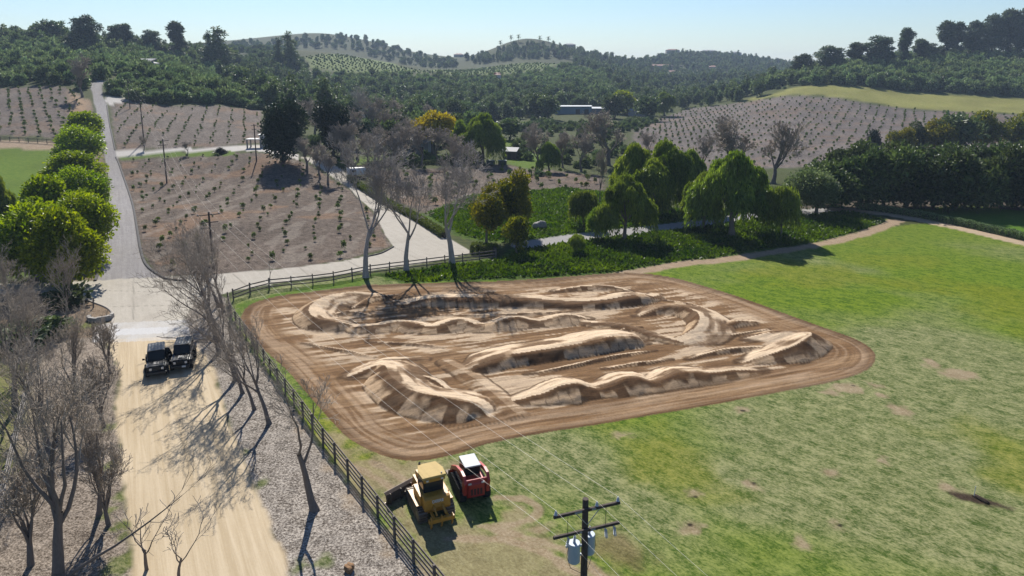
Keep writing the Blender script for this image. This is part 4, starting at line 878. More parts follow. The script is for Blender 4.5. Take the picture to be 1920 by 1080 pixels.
mass('hill_woods', [(870,112),(930,98),(1060,92),(1180,116),(1260,104),(1340,105),(1420,112),(1490,124),(1500,162),(1390,190),(1240,212),(1160,188),(1120,140),(1060,112),(900,122)], 10, .85, ('wood1', 'wood2', 'wood3', 'shrub'), 'woods and scrub on the far right hills', .12)
mass('avocado_grove', [(1375,188),(1480,158),(1500,163),(1700,171),(1920,183),(2300,198),(2300,100),(1920,108),(1650,118),(1510,138),(1480,140)], 7.2, 1.35, AV, 'avocado grove on the crest of the right hill', .02, zs=1.15, jit=.2)
mass('hill_woods', [(400,140),(430,118),(470,104),(555,112),(585,138),(560,152),(480,200)], 8.5, .8, ('wood1', 'wood2', 'bush1'), 'mixed woods on the slope below the twin pines', .1)
mass('ridge_woods', [(-100,74),(60,68),(200,82),(330,95),(420,118),(400,128),(330,110),(200,102),(-100,94)], 7.5, .75, ('wood1', 'wood2', 'wood3'), 'dark trees along the top of the left hillside', .15)
mass('far_orchard', [(572,106),(650,104),(745,124),(800,133),(900,128),(1000,118),(1045,120),(1010,134),(850,140),(720,138),(640,136),(585,126)], 5.5, .30, AV, 'low green orchard rows high on the central hill', .02, jit=.12)
mass('valley_scrub', [(690,300),(860,295),(940,300),(960,260),(1060,240),(1200,240),(1190,310),(1130,325),(950,305),(860,312)], 6.5, .9, ('shrub',), 'low scrub on the valley floor', .35)
mass('valley_scrub', [(1000,226),(1240,226),(1220,240),(1060,246),(960,250)], 5.5, 1.0, ('shrub',), 'scrub below the blue shed', .1)
mass('valley_scrub', [(500,262),(700,255),(900,250),(940,262),(860,288),(700,288),(600,285)], 8, 1.0, ('wood2', 'shrub'), 'dark undergrowth behind the bare thicket', .3)
# ------------------------------------------------------------------ mesh tools for built things
class MB:
    def __init__(s): s.bm = bmesh.new()
    def box(s, c, d, bev=0.0, rot=None, taper=None):
        r = bmesh.ops.create_cube(s.bm, size=1.0); vs = r['verts']
        for v in vs:
            if taper and v.co.z > 0: v.co.x *= taper[0]; v.co.y *= taper[1]
            v.co = Vector((v.co.x * d[0], v.co.y * d[1], v.co.z * d[2]))
        if bev:
            es = list({e for v in vs for e in v.link_edges}); rb = bmesh.ops.bevel(s.bm, geom=es, offset=bev, segments=2, affect='EDGES', profile=.7); vs = list({v for f in rb['faces'] for v in f.verts} | {v for v in vs if v.is_valid})
        M = Matrix.Translation(Vector(c)) @ (rot.to_4x4() if rot else Matrix.Identity(4))
        bmesh.ops.transform(s.bm, matrix=M, verts=vs); return s
    def prism(s, prof, x0, x1, axis='x', bev=0.0):
        """profile points in the plane across the axis, extruded from x0 to x1"""
        mk = (lambda t, p: Vector((t, p[0], p[1]))) if axis == 'x' else ((lambda t, p: Vector((p[0], t, p[1]))) if axis == 'y' else (lambda t, p: Vector((p[0], p[1], t))))
        a = [s.bm.verts.new(mk(x0, p)) for p in prof]; b = [s.bm.verts.new(mk(x1, p)) for p in prof]; n = len(prof); fs = [s.bm.faces.new(a[::-1]), s.bm.faces.new(b)]
        for i in range(n): fs.append(s.bm.faces.new((a[i], a[(i + 1) % n], b[(i + 1) % n], b[i])))
        if bev:
            es = list({e for f in fs for e in f.edges}); bmesh.ops.bevel(s.bm, geom=es, offset=bev, segments=2, affect='EDGES', profile=.7)
        return s
    def tube(s, p, q, r0, r1=None, n=10):
        p = Vector(p); q = Vector(q); r1 = r0 if r1 is None else r1; ax = (q - p); M = Matrix.Translation((p + q) / 2) @ ax.to_track_quat('Z', 'Y').to_matrix().to_4x4()
        bmesh.ops.create_cone(s.bm, cap_ends=True, segments=n, radius1=r0, radius2=r1, depth=ax.length, matrix=M); return s
    def ball(s, c, r, sc=(1, 1, 1), sub=2):
        bmesh.ops.create_icosphere(s.bm, subdivisions=sub, radius=r, matrix=Matrix.Translation(Vector(c)) @ Matrix.Diagonal((*sc, 1))); return s
    def build(s, name, mat, parent=None, smooth=False):
        bmesh.ops.recalc_face_normals(s.bm, faces=s.bm.faces)
        me = bpy.data.meshes.new(name); s.bm.to_mesh(me); s.bm.free(); me.materials.append(mat)
        for p in me.polygons: p.use_smooth = smooth
        if smooth: me.set_sharp_from_angle(angle=R(35))
        return link(name, me, parent)
def text_mesh(name, body, size, mat, parent, M, extrude=.006):
    cu = bpy.data.curves.new(name, 'FONT'); cu.body = body; cu.size = size; cu.extrude = extrude; cu.align_x = 'CENTER'; cu.align_y = 'CENTER'; cu.offset = size * .015
    o = bpy.data.objects.new(name, cu); COL.objects.link(o); dg = bpy.context.evaluated_depsgraph_get(); me = bpy.data.meshes.new_from_object(o.evaluated_get(dg)); bpy.data.objects.remove(o); bpy.data.curves.remove(cu)
    me.name = name; me.materials.clear(); me.materials.append(mat); r = link(name, me, parent); r.matrix_local = M; return r
wood_dark = plain_mat('weathered dark timber', (.165, .14, .12), .85, nscale=5, namt=.4, stretch=(1, 1, 1), spec=.2)
wood_grey = plain_mat('weathered grey timber', (.30, .27, .24), .85, nscale=5, namt=.3, spec=.2)
pole_wood = plain_mat('creosote pole timber', (.085, .066, .055), .85, nscale=6, namt=.35, stretch=(4, 4, .5), spec=.2)
galv = plain_mat('galvanised steel', (.42, .44, .46), .45, .6, 5, .12)
tank_paint = plain_mat('grey transformer enamel', (.46, .52, .58), .4, 0, 2, .08)
porcelain = plain_mat('grey porcelain', (.50, .53, .58), .25, 0, 3, .05)
alu = plain_mat('bare aluminium wire', (.62, .60, .55), .5, .3, 3, .05)
black_iron = plain_mat('black iron', (.03, .03, .032), .5, .3, 6, .2)

# ------------------------------------------------------------------ fences
def resample(P, step):
    P = np.asarray(P); d = np.concatenate([[0], np.cumsum(np.hypot(*np.diff(P, axis=0).T))]); n = max(1, int(round(d[-1] / step))); t = np.linspace(0, d[-1], n + 1)
    return np.stack([np.interp(t, d, P[:, 0]), np.interp(t, d, P[:, 1])], -1)
def unit_post(mat, w=.13, h=1.45):
    m = MB(); m.box((0, 0, h / 2 - .15), (w, w, h + .3), .012); o = m.build('post', mat); me = o.data; bpy.data.objects.remove(o); return me
def unit_rail(mat, th=.042, hh=.14):
    m = MB(); m.box((.5, 0, 0), (1, th, hh)); o = m.build('rail', mat); me = o.data; bpy.data.objects.remove(o); return me
def fence(name, pts, step, heights, label, mat, hpost=1.42, group=None, off=.085, cat='fence', pw=.13):
    P = resample(smooth_line(hits(pts), 4), step); Zp = gz(P[:, 0], P[:, 1]); root = empty(name, (P[0, 0], P[0, 1], Zp[0])); base = Vector((P[0, 0], P[0, 1], Zp[0]))
    pm = unit_post(mat, pw, hpost); rm = unit_rail(mat)
    for i, (x, y) in enumerate(P):
        j = min(i, len(P) - 2); a = math.atan2(P[j + 1, 1] - P[j, 1], P[j + 1, 0] - P[j, 0])
        o = link('post', pm, root); o.location = Vector((x, y, Zp[i])) - base; o.rotation_euler = (random.uniform(-.02, .02), random.uniform(-.02, .02), a)
    for i in range(len(P) - 1):
        a = Vector((P[i, 0], P[i, 1], Zp[i])); b = Vector((P[i + 1, 0], P[i + 1, 1], Zp[i + 1])); d = b - a; nrm_ = Vector((-d.y, d.x, 0)).normalized() * off
        for hz in heights:
            o = link('rail', rm, root); o.location = a - base + nrm_ + Vector((0, 0, hz + random.uniform(-.015, .015))); o.scale = (d.length * .985, 1, 1)
            o.rotation_euler = (0, -math.atan2(d.z, math.hypot(d.x, d.y)), math.atan2(d.y, d.x))
    return tag(root, label, cat, group)
fence('rail_fence', [(930,485),(906,488),(881,492),(804,501),(750,508),(694,515),(637,527),(607,532),(576,535),(546,538),(514,541),(484,546),(460,555),(438,563)], 2.6, (.35, .75, 1.2), 'dark three rail timber fence along the rear of the track', wood_dark)
fence('rail_fence', [(428,570),(432,590),(445,612),(470,646),(520,718),(560,772),(600,828),(650,893),(700,957),(750,1022),(800,1085),(860,1160)], 2.4, (.3, .62, .94, 1.26), 'long weathered timber fence between the chip verge and the track', wood_dark)
fence('rail_fence', [(54,728),(44,772),(32,826),(17,890),(2,955),(-30,1080),(-50,1160)], 2.5, (.45, .85, 1.22), 'pale grey rail fence behind the bare trees at the left edge', wood_grey)
fence('rail_fence', [(-120,262),(-40,264),(30,266),(106,271)], 2.6, (.45, .85, 1.22), 'dark rail fence below the far left orchard', wood_dark)
fence('rail_fence', [(-90,524),(-30,523),(38,523)], 2.4, (.45, .85, 1.22), 'short dark rail fence beside the big bright green trees', wood_dark)

# ------------------------------------------------------------------ kerbs
def kerb(name, pts, w, h, mat, label):
    P = smooth_line(hits(pts), 5); d = np.gradient(P, axis=0); d = d / np.linalg.norm(d, axis=1, keepdims=True); nn = np.stack([-d[:, 1], d[:, 0]], -1)
    prof = [(-w / 2, -.15), (-w / 2 * .75, h * .8), (-w * .2, h), (w * .2, h), (w / 2 * .75, h * .8), (w / 2, -.15)]; Zp = gz(P[:, 0], P[:, 1]); V = []; k = len(prof)
    for i in range(len(P)):
        for (u, z) in prof: V.append((P[i, 0] + nn[i, 0] * u, P[i, 1] + nn[i, 1] * u, Zp[i] + z))
    F = [(i * k + j, i * k + j + 1, (i + 1) * k + j + 1, (i + 1) * k + j) for i in range(len(P) - 1) for j in range(k - 1)]
    return tag(link(name, np_mesh(name, np.array(V), np.array(F), mat, True)), label, kind='structure')
asp_dark = plain_mat('dark asphalt dike', (.06, .056, .055), .9, nscale=6, namt=.25, spec=.2); conc_m = plain_mat('concrete kerb', (.36, .32, .27), .85, nscale=5, namt=.2, spec=.2)
kerb('kerb', [(345,527),(318,524),(303,519),(275,498),(264,470),(257,430),(249,385),(238,350),(224,310),(217,295)], .45, .16, asp_dark, 'dark asphalt kerb on the orchard side of the road')
kerb('kerb', [(216,282),(212,264),(205,230),(200,198)], .4, .16, asp_dark, 'dark asphalt kerb along the upper orchard')
kerb('kerb', [(178,527),(186,505),(188,480),(190,455),(196,432)], .45, .16, asp_dark, 'dark asphalt kerb below the bright green trees')
kerb('kerb', [(90,552),(150,560),(180,569),(203,579),(213,593),(207,612),(196,626)], .3, .12, conc_m, 'brown concrete kerb curving round the left corner of the junction')
kerb('kerb', [(738,463),(715,475),(690,481)], .3, .14, asp_dark, 'dark kerb at the mouth of the drive')

# ------------------------------------------------------------------ utility poles and wires
def simple_pole(px, py, top, label, arm=2.2, adir=None):
    p = at(px, py); h = (py - top) * p.y / FPX * 1.02; e = empty('utility_pole', p)
    m = MB(); m.tube((0, 0, -.5), (0, 0, h), .17, .12, 10); m.build('shaft', pole_wood, e, True)
    a = Vector(adir or (.83, .55, 0)).normalized()
    for zz, ln in ((h - .35, arm), (h - 1.35, arm * .8)):
        m = MB(); m.box((0, 0, 0), (ln, .1, .12), .01); o = m.build('crossarm', pole_wood, e); o.location = (0, -.16, zz); o.rotation_euler = (0, 0, math.atan2(a.y, a.x))
    tips = []
    for s in (-.46, .12, .46):
        q = Vector((0, -.16, h - .29)) + a * arm * s; m = MB(); m.tube(q, q + Vector((0, 0, .16)), .05, .03, 8); m.build('insulator', porcelain, e, True); tips.append(p + q + Vector((0, 0, .17)))
    tag(e, label, 'utility pole'); return tips
T2 = simple_pole(401, 512, 393, 'dark utility pole standing in the front of the orchard by the drive', 2.8)
T3 = simple_pole(313, 344, 262, 'utility pole on the left of the orchard below the upper drive', 2.6)
T4 = simple_pole(270, 266, 189, 'utility pole in the upper orchard beside the road', 2.6)
T5 = simple_pole(244, 204, 150, 'utility pole at the top of the upper orchard', 2.4)
simple_pole(481, 302, 234, 'thin utility pole beside the dark evergreen on the knoll', 1.4)
# the near pole with transformers
a_, d_ = ray(1098, 935); PY = 28.0; PX = a_ * PY; PH = CAM_H - d_ * PY
pole = empty('utility_pole', (PX, PY, float(gz(PX, PY))), math.atan2(.34, .94)); z0 = PH - pole.location.z
m = MB(); m.tube((0, 0, -1), (0, 0, z0), .19, .135, 14); m.build('shaft', pole_wood, pole, True)
for zz, yy in ((z0 - .42, -.19), (z0 - 1.42, -.19)):
    m = MB(); m.box((0, yy, zz), (3.2, .105, .13), .008); arm = m.build('crossarm', pole_wood, pole)
    for s in (-.9, .9) if zz > z0 - 1 else (): m = MB(); m.tube((s * .62, yy - .06, zz - .05), (0, yy - .03, zz - .72), .02, n=6); m.build('brace', galv, pole)
label_m = plain_mat('grey number plates', (.38, .39, .40), .5, .2, 4, .1)
for xx, zz, ww in ((-.45, z0 - .42, .34), (.30, z0 - .42, .2), (.28, z0 - 1.42, .22), (-.32, z0 - 1.42, .12)):
    m = MB(); m.box((xx, -.247, zz), (ww, .008, .09)); m.build('tag_plate', label_m, pole)
T1 = []
for xx in (-1.5, .46, 1.5):
    m = MB(); z = z0 - .355
    for k in range(3): m.tube((xx, -.19, z + .03 + .055 * k), (xx, -.19, z + .075 + .055 * k), .085 - .014 * k, .06 - .01 * k, 12)
    m.tube((xx, -.19, z), (xx, -.19, z + .24), .025, n=8); m.build('insulator', porcelain, pole, True); T1.append(pole.matrix_basis @ Vector((xx, -.19, z + .24)))
bpy.context.view_layer.update()
T1 = [pole.matrix_world @ Vector((xx, -.19, z0 - .115)) for xx in (-1.5, .46, 1.5)]
for xx in (-.95, .85, 1.28):                                 # fuse cut-outs hanging from the lower arm
    z = z0 - 1.5; sl = -.10 if xx < 0 else .03; m = MB(); m.box((xx, -.27, z), (.04, .16, .05)); m.tube((xx, -.33, z + .02), (xx + sl, -.36, z - .42), .032, n=8)
    for k in range(4): m.tube((xx + sl * k / 4, -.335, z - .05 - .09 * k), (xx + sl * k / 4, -.335, z - .085 - .09 * k), .06, .05, 10)
    m.tube((xx + .07, -.30, z - .02), (xx + sl + .05, -.40, z - .40), .016, n=6); m.build('fuse_cutout', porcelain, pole, True)
for xx in (-.92, .92): m = MB(); m.tube((xx, -.19, z0 - .48), (xx, -.19, z0 - 1.36), .012, n=5); m.build('jumper', black_iron, pole)
for xx, yy in ((-.56, -.10), (.32, .22)):
    m = MB(); zt = z0 - 2.0; m.tube((xx, yy, zt - .86), (xx, yy, zt), .27, .275, 24); m.tube((xx, yy, zt), (xx, yy, zt + .05), .285, .26, 24); m.tube((xx, yy, zt - .9), (xx, yy, zt - .86), .24, .265, 24)
    m.box((xx * .6, yy * .6, zt - .2), (.3, .08, .1)); m.box((xx * .6, yy * .6, zt - .65), (.3, .08, .1))
    tr = m.build('transformer', tank_paint, pole, True)
    m = MB(); m.tube((xx, yy, zt + .04), (xx + .03, yy, zt + .42), .05, .03, 10)
    for k in range(4): m.tube((xx + .01 * k, yy, zt + .09 + .075 * k), (xx + .01 * k, yy, zt + .12 + .075 * k), .075 - .006 * k, .055, 10)
    m.build('bushing', porcelain, tr, True)
    m = MB(); pts = [Vector((xx - .28 * (1 if xx < 0 else -1), yy, zt - .1)), Vector((xx - .34 * (1 if xx < 0 else -1), yy, zt - .6)), Vector((xx - .15 * (1 if xx < 0 else -1), yy, zt - 1.2)), Vector((.0, -.16, zt - 1.7))]
    for p, q in zip(pts, pts[1:]): m.tube(p, q, .012, n=5)
    m.build('lead', black_iron, tr)
tag(pole, 'near utility pole with two crossarms and two grey transformers', 'utility pole')
def wire(name, pts, sag, r, mat, label, group):
    V = []; 
    for a, b in zip(pts, pts[1:]):
        a = Vector(a); b = Vector(b); L = (b - a).length; n = 24; s = sag * L / 60
        for i in range(n + (1 if b == Vector(pts[-1]) else 0)):
            t = i / n; q = a.lerp(b, t); q.z -= 4 * s * t * (1 - t); V.append(np.array(q))
    sg = [(V[i], V[i + 1], r, r, 0) for i in range(len(V) - 1)]
    return tag(link(name, np_mesh(name, *tubes(sg, [5]), mat, True)), label, 'wire', group)
back = Vector((.50, -.86, 0)) * 46
for k, lb in enumerate(('left', 'middle', 'right')):
    wire('power_line', [T1[k] + back, T1[k], T2[k], T3[k], T4[k], T5[k]], .9, .0048, alu, 'thin bright power wire on the %s insulators of the near pole' % lb, 'overhead wires')
lo = pole.matrix_world @ Vector((-.2, -.15, z0 - 2.6))
wire('power_line', [lo + back, lo, T2[0] - Vector((0, 0, 1.6)), T3[0] - Vector((0, 0, 1.6))], 1.3, .005, alu, 'lower service wire under the power wires of the near pole', 'overhead wires')

# ------------------------------------------------------------------ bulldozer
yel = plain_mat('yellow machine paint', (.46, .22, .016), .5, 0, 4, .28); yel_roof = plain_mat('sun faded yellow roof', (.50, .355, .12), .7, 0, 3, .12, spec=.2)
steel = plain_mat('worn track steel', (.20, .17, .14), .5, .6, 8, .3); dirty = plain_mat('muddy blade steel', (.12, .085, .06), .7, .3, 5, .35); rubber = plain_mat('black rubber', (.018, .018, .019), .8, 0, 8, .2, spec=.15)
gloss_black = plain_mat('gloss black paint', (.008, .009, .011), .3, 0, 4, .1, spec=.14); white_m = plain_mat('white lettering', (.62, .66, .68), .5, 0, 4, .03)
glass = plain_mat('tinted cab glass', (.018, .022, .024), .12, 0, 2, .1, spec=.22); red = plain_mat('red machine paint', (.40, .022, .016), .4, 0, 5, .25); silver = plain_mat('pale grey roof paint', (.40, .43, .46), .55, 0, 3, .12, spec=.3); chrome = plain_mat('lamp glass', (.75, .77, .8), .15, .3, 3, .03)
dark_grille = plain_mat('dark grille', (.05, .012, .012), .6, 0, 6, .2)
def loop_prof(L, h, r):                                       # track outline, length L, height h
    pts = []; 
    for a in np.linspace(-90, 90, 9): pts.append((L / 2 - r + r * math.cos(R(a)), r + r * math.sin(R(a))))
    pts[4:] = [(x, z * h / (2 * r)) for x, z in pts[4:]]
    for a in np.linspace(90, 270, 9): pts.append((-L / 2 + r + r * math.cos(R(a)), (r + r * math.sin(R(a))) * (h / (2 * r))))
    return pts
p = at(806, 950); DZ = empty('bulldozer', p, R(24)); DZ.scale = (.9, .9, .9)
for s in (-1, 1):
    xc = s * .95; tr = MB().prism(loop_prof(3.3, .98, .46), xc - .27, xc + .27).build('track', dirty, DZ)
    m = MB(); prof = loop_prof(3.36, 1.04, .48); per = resample(np.array(prof + prof[:1]), .19)
    for i in range(len(per) - 1):
        (y0, za), (y1, zb) = per[i], per[i + 1]; ang = math.atan2(zb - za, y1 - y0); m.box((xc, (y0 + y1) / 2, (za + zb) / 2 - .03), (.58, .05, .07), rot=Matrix.Rotation(ang, 3, 'X'))
    tag(m.build('track_shoes', steel, tr), kind='stuff')
    m = MB()
    for yy in (-1.15, -.6, -.2, .2, .6, 1.15): m.tube((xc - .28, yy, .42 if abs(yy) > 1 else .2), (xc + .28, yy, .42 if abs(yy) > 1 else .2), .33 if abs(yy) > 1 else .14, n=16)
    tag(m.build('rollers', steel, tr), kind='stuff')
MB().prism([(-1.35, .55), (-1.35, 1.5), (-1.2, 1.62), (1.9, 1.55), (1.95, .6)], -.62, .62, bev=.03).build('hull', yel, DZ)
MB().prism([(.2, 1.5), (.2, 2.0), (1.85, 1.9), (1.95, 1.5)], -.42, .42, bev=.03).build('bonnet', yel, DZ)
MB().prism([(-1.75, .95), (-1.85, 1.15), (-1.8, 1.78), (-1.6, 1.86), (-1.0, 1.84), (-1.0, .95)], -.86, .86, bev=.04).build('fuel_tank', yel, DZ)
for s in (-1, 1):
    MB().box((s * .78, -.35, 1.45), (.42, 1.6, .6), .04).build('side_tank', yel, DZ); MB().box((s * .95, -.2, 1.14), (.62, 2.0, .05), .01).build('fender', yel, DZ)
cab = MB().prism([(-1.0, 1.75), (-1.0, 2.85), (.25, 2.85), (.55, 1.75)], -.66, .66, bev=.03).build('cab', rubber, DZ)
MB().box((0, -1.022, 2.42), (1.16, .03, .62), .01).build('rear_window', glass, cab)
for s in (-1, 1): MB().prism([(-.9, 1.95), (-.9, 2.75), (.15, 2.75), (.32, 1.95)], s * .667, s * .69).build('side_window', glass, cab)
MB().box((0, .43, 2.4), (1.1, .03, .75), rot=Matrix.Rotation(R(15), 3, 'X')).build('windscreen', glass, cab)
rf = MB().prism([(-.80, -1.2), (.80, -1.2), (.86, -.3), (.62, .55), (-.62, .55), (-.86, -.3)], 2.84, 3.02, 'z', .05).build('roof', yel_roof, DZ)
MB().box((0, -1.16, 2.76), (1.44, .14, .2), .02).build('roof_visor', yel, rf); MB().tube((.55, -1.0, 3.0), (.55, -1.0, 3.09), .05, n=10).build('beacon', black_iron, rf)
for s in (-1, 1): MB().box((s * .5, -1.27, 2.8), (.16, .06, .1), .01).build('work_lamp', chrome, rf)
ex = MB(); ex.tube((-.46, .75, 1.9), (-.46, .75, 2.85), .075, .07, 12); ex.tube((-.46, .75, 2.85), (-.46, .60, 3.12), .07, .07, 12); ex.build('exhaust_stack', black_iron, DZ, True)
MB().tube((.36, 1.0, 1.9), (.36, 1.0, 2.35), .09, .09, 12).build('air_cleaner', black_iron, DZ, True)
bl = empty('blade', (-.35, 2.55, 0)); bl.parent = DZ; bl.rotation_euler = (0, 0, R(24))
bl_root = bl; c_prof = [(a, b * .78) for a, b in [(.05, .02), (-.12, .25), (-.2, .6), (-.12, 1.0), (.06, 1.2), (.0, 1.2), (-.2, 1.02), (-.3, .6), (-.22, .2), (-.05, .0)]]
bl_me = MB().prism(c_prof, -2.6, 1.8).build('blade', dirty, DZ); bl_me.location = bl.location; bl_me.rotation_euler = bl.rotation_euler; bpy.data.objects.remove(bl)
e_ = MB().box((-.4, .03, .06), (4.4, .05, .16)).build('cutting_edge', steel, bl_me)
for xx in (-2.3, -1.4, -.5, .4, 1.3): MB().box((xx, -.28, .46), (.06, .14, .78)).build('stiffener', dirty, bl_me)
for s in (-1, 1): MB().box((s * .55, 2.1, .55), (.16, 1.3, .2), .02, Matrix.Rotation(R(s * 6), 3, 'Z')).build('push_arm', yel, DZ)
rp = MB(); rp.box((0, -2.55, .75), (1.7, .24, .26), .02); rp.box((-.45, -2.1, .85), (.14, .85, .16), .02); rp.box((.45, -2.1, .85), (.14, .85, .16), .02); rp.box((-.3, -2.15, 1.2), (.1, .8, .1), .01, Matrix.Rotation(R(20), 3, 'X')); rp.box((.3, -2.15, 1.2), (.1, .8, .1), .01, Matrix.Rotation(R(20), 3, 'X')); rip = rp.build('ripper_beam', yel, DZ)
for xx in (-.7, 0, .7): m = MB(); m.prism([(-2.5, 1.05), (-2.66, 1.05), (-2.68, .45), (-2.5, .18), (-2.42, .22), (-2.54, .5)], xx - .04, xx + .04); m.build('ripper_shank', yel, rip)
text_mesh('lettering', 'DEERE', .27, white_m, DZ, Matrix.Translation((0, -1.845, 1.62)) @ Matrix.Rotation(R(90), 4, 'X') @ Matrix.Rotation(R(-4), 4, 'X'))
tag(DZ, 'yellow bulldozer with cab and rear ripper, parked by the fence', 'bulldozer')

# ------------------------------------------------------------------ compact track loader
p = at(881, 917); LD = empty('track_loader', p, R(20))
for s in (-1, 1):
    xc = s * .78; tr = MB().prism(loop_prof(2.5, .82, .3), xc - .2, xc + .2).build('track', rubber, LD); m = MB(); per = resample(np.array(loop_prof(2.54, .86, .32) + loop_prof(2.54, .86, .32)[:1]), .16)
    for i in range(len(per) - 1):
        (y0, za), (y1, zb) = per[i], per[i + 1]; m.box((xc, (y0 + y1) / 2, (za + zb) / 2 - .02), (.41, .06, .05), rot=Matrix.Rotation(math.atan2(zb - za, y1 - y0), 3, 'X'))
    tag(m.build('track_lugs', rubber, tr), kind='stuff')
MB().prism([(-1.35, .35), (-1.42, 1.25), (-1.3, 1.42), (-.4, 1.45), (1.1, .9), (1.1, .35)], -.56, .56, bev=.04).build('body', red, LD)
dr_ = MB().box((0, -1.44, .86), (.98, .06, .78), .03).build('rear_door', red, LD)
for k in range(4): MB().box((-.3 + .2 * k, -1.475, .78), (.14, .012, .42)).build('grille_slot', dark_grille, dr_)
cab = MB().prism([(-.62, 1.3), (-.72, 2.02), (.62, 2.02), (.82, .9), (.3, .9)], -.48, .48, bev=.03).build('cab', rubber, LD)
MB().box((0, -.715, 1.72), (.78, .03, .5), .01, Matrix.Rotation(R(8), 3, 'X')).build('rear_window', glass, cab)
for s in (-1, 1): MB().prism([(-.55, 1.4), (-.62, 1.95), (.5, 1.95), (.62, 1.4)], s * .485, s * .5).build('side_window', glass, cab)
MB().box((0, -.06, 2.06), (1.02, 1.42, .09), .03).build('roof', silver, LD)
for s in (-1, 1):
    m = MB(); m.prism([(-1.4, 1.0), (-1.52, 1.4), (-1.3, 1.72), (-.9, 1.72), (.2, 1.45), (1.2, .95), (1.7, .4), (1.9, .4), (1.4, 1.1), (.3, 1.68), (-.8, 1.95), (-1.4, 1.92), (-1.68, 1.5), (-1.55, 1.0)], s * .66, s * .82); m.build('lift_arm', red, LD)
    MB().box((s * .72, -1.3, 1.05), (.22, .34, .8), .03).build('upright', red, LD)
MB().tube((-.7, -1.5, 1.58), (.7, -1.5, 1.58), .09, n=12).build('cross_tube', red, LD, True)
for s in (-1, 1): MB().box((s * .42, -1.45, 1.34), (.2, .06, .1), .01).build('tail_lamp', chrome, LD)
MB().prism([(1.75, .05), (2.6, .03), (2.62, .08), (1.95, .15), (1.8, .6), (1.7, .6)], -.92, .92).build('bucket', dirty, LD)
tag(LD, 'red compact track loader with pale roof beside the bulldozer', 'loader')

# ------------------------------------------------------------------ the two black cars
def wheel(parent, x, y, r=.40):
    t = MB(); t.tube((x - .14, y, r), (x + .14, y, r), r, n=24); ty = t.build('wheel', rubber, parent, True); MB().tube((x - .15, y, r), (x + .15, y, r), r * .55, n=16).build('rim', black_iron, ty, True)
def car(px, py, heading, label, door_open=False, plate=False):
    p = at(px, py); e = empty('parked_car', p, math.atan2(-heading[0], heading[1]))
    for x in (-.78, .78):
        for y in (-1.25, 1.25): wheel(e, x, y)
    body = MB().prism([(-2.0, .55), (-2.0, 1.15), (.55, 1.18), (.75, 1.12), (1.95, 1.06), (1.98, .62), (1.6, .5)], -.76, .76, bev=.05).build('body', gloss_black, e)
    hd = MB().prism([(.72, 1.11), (.74, 1.19), (1.9, 1.11), (1.93, 1.02)], -.60, .60, bev=.03).build('bonnet', gloss_black, e)
    MB().box((0, 1.35, 1.172), (.42, .5, .02), .008, Matrix.Rotation(R(-3.5), 3, 'X')).build('bonnet_scoop', black_iron, hd)
    for s in (-1, 1):
        for y in (-1.25, 1.25): MB().prism([(y - .58, .72), (y - .42, .98), (y + .42, .98), (y + .62, .66), (y + .52, .64), (y + .34, .86), (y - .34, .86), (y - .48, .7)], s * .68, s * .94, bev=.015).build('fender', rubber, e)
        MB().box((s * .46, 1.985, .86), (.2, .04, .2), .02).build('headlight', chrome, e); MB().box((s * .72, -2.0, .9), (.12, .05, .24), .02).build('tail_light', red, e)
    cb = MB().prism([(-1.98, 1.15), (-1.92, 1.82), (.22, 1.82), (.62, 1.15)], -.70, .70, bev=.06).build('cabin', gloss_black, e)
    MB().prism([(.24, 1.80), (.25, 1.81), (.64, 1.2), (.62, 1.2)], -.60, .60).build('windscreen', glass, cb).location = (0, .012, -.01)
    for s in (-1, 1):
        for y0, y1 in ((-1.8, -1.0), (-.92, -.15)): MB().prism([(y0, 1.25), (y0 + .03, 1.72), (y1, 1.72), (y1, 1.25)], s * .69, s * .712).build('side_window', glass, cb)
        MB().tube((s * .82, .52, 1.25), (s * .95, .52, 1.3), .025, n=6).build('mirror_stalk', rubber, e); MB().box((s * 1.0, .5, 1.32), (.2, .08, .16), .03).build('mirror', gloss_black, e)
    rf = MB().box((0, -.85, 1.845), (1.32, 2.05, .06), .025).build('roof', gloss_black, e)
    for k in range(5): MB().box((-.5 + .25 * k, -.85, 1.885), (.05, 1.7, .025), .008).build('roof_rib', black_iron, rf)
    g = MB().box((0, 1.985, .86), (.66, .03, .34), .01).build('grille', rubber, e)
    for k in range(7): MB().box((-.27 + .09 * k, 2.003, .86), (.045, .02, .28)).build('grille_slot', black_iron, g)
    MB().box((0, 2.12, .55), (1.5, .2, .18), .03).build('bumper', black_iron, e); MB().box((0, -2.12, .55), (1.6, .18, .18), .03).build('bumper', black_iron, e)
    sp = MB().tube((0, -2.02, 1.05), (0, -2.26, 1.05), .39, n=22).build('spare_wheel', rubber, e, True)
    if plate: MB().box((-.3, 2.225, .58), (.3, .015, .16)).build('number_plate', white_m, e)
    if door_open:
        d = MB().prism([(-.95, .6), (-.95, 1.2), (-.86, 1.78), (-.25, 1.78), (.0, 1.2), (.0, .6)], -.035, .035, bev=.015).build('door', gloss_black, e); d.location = (.78, .5, 0); d.rotation_euler = (0, 0, R(72))
        MB().prism([(-.85, 1.25), (-.8, 1.7), (-.28, 1.7), (-.08, 1.25)], -.045, .045).build('window', glass, d)
    return tag(e, label, 'car', 'black cars on the dirt road')
car(296, 693, (.42, -.9), 'black boxy off road car at the left, facing the camera')
car(345, 681, (.30, -.95), 'black boxy off road car at the right with one door swung open', True, True)

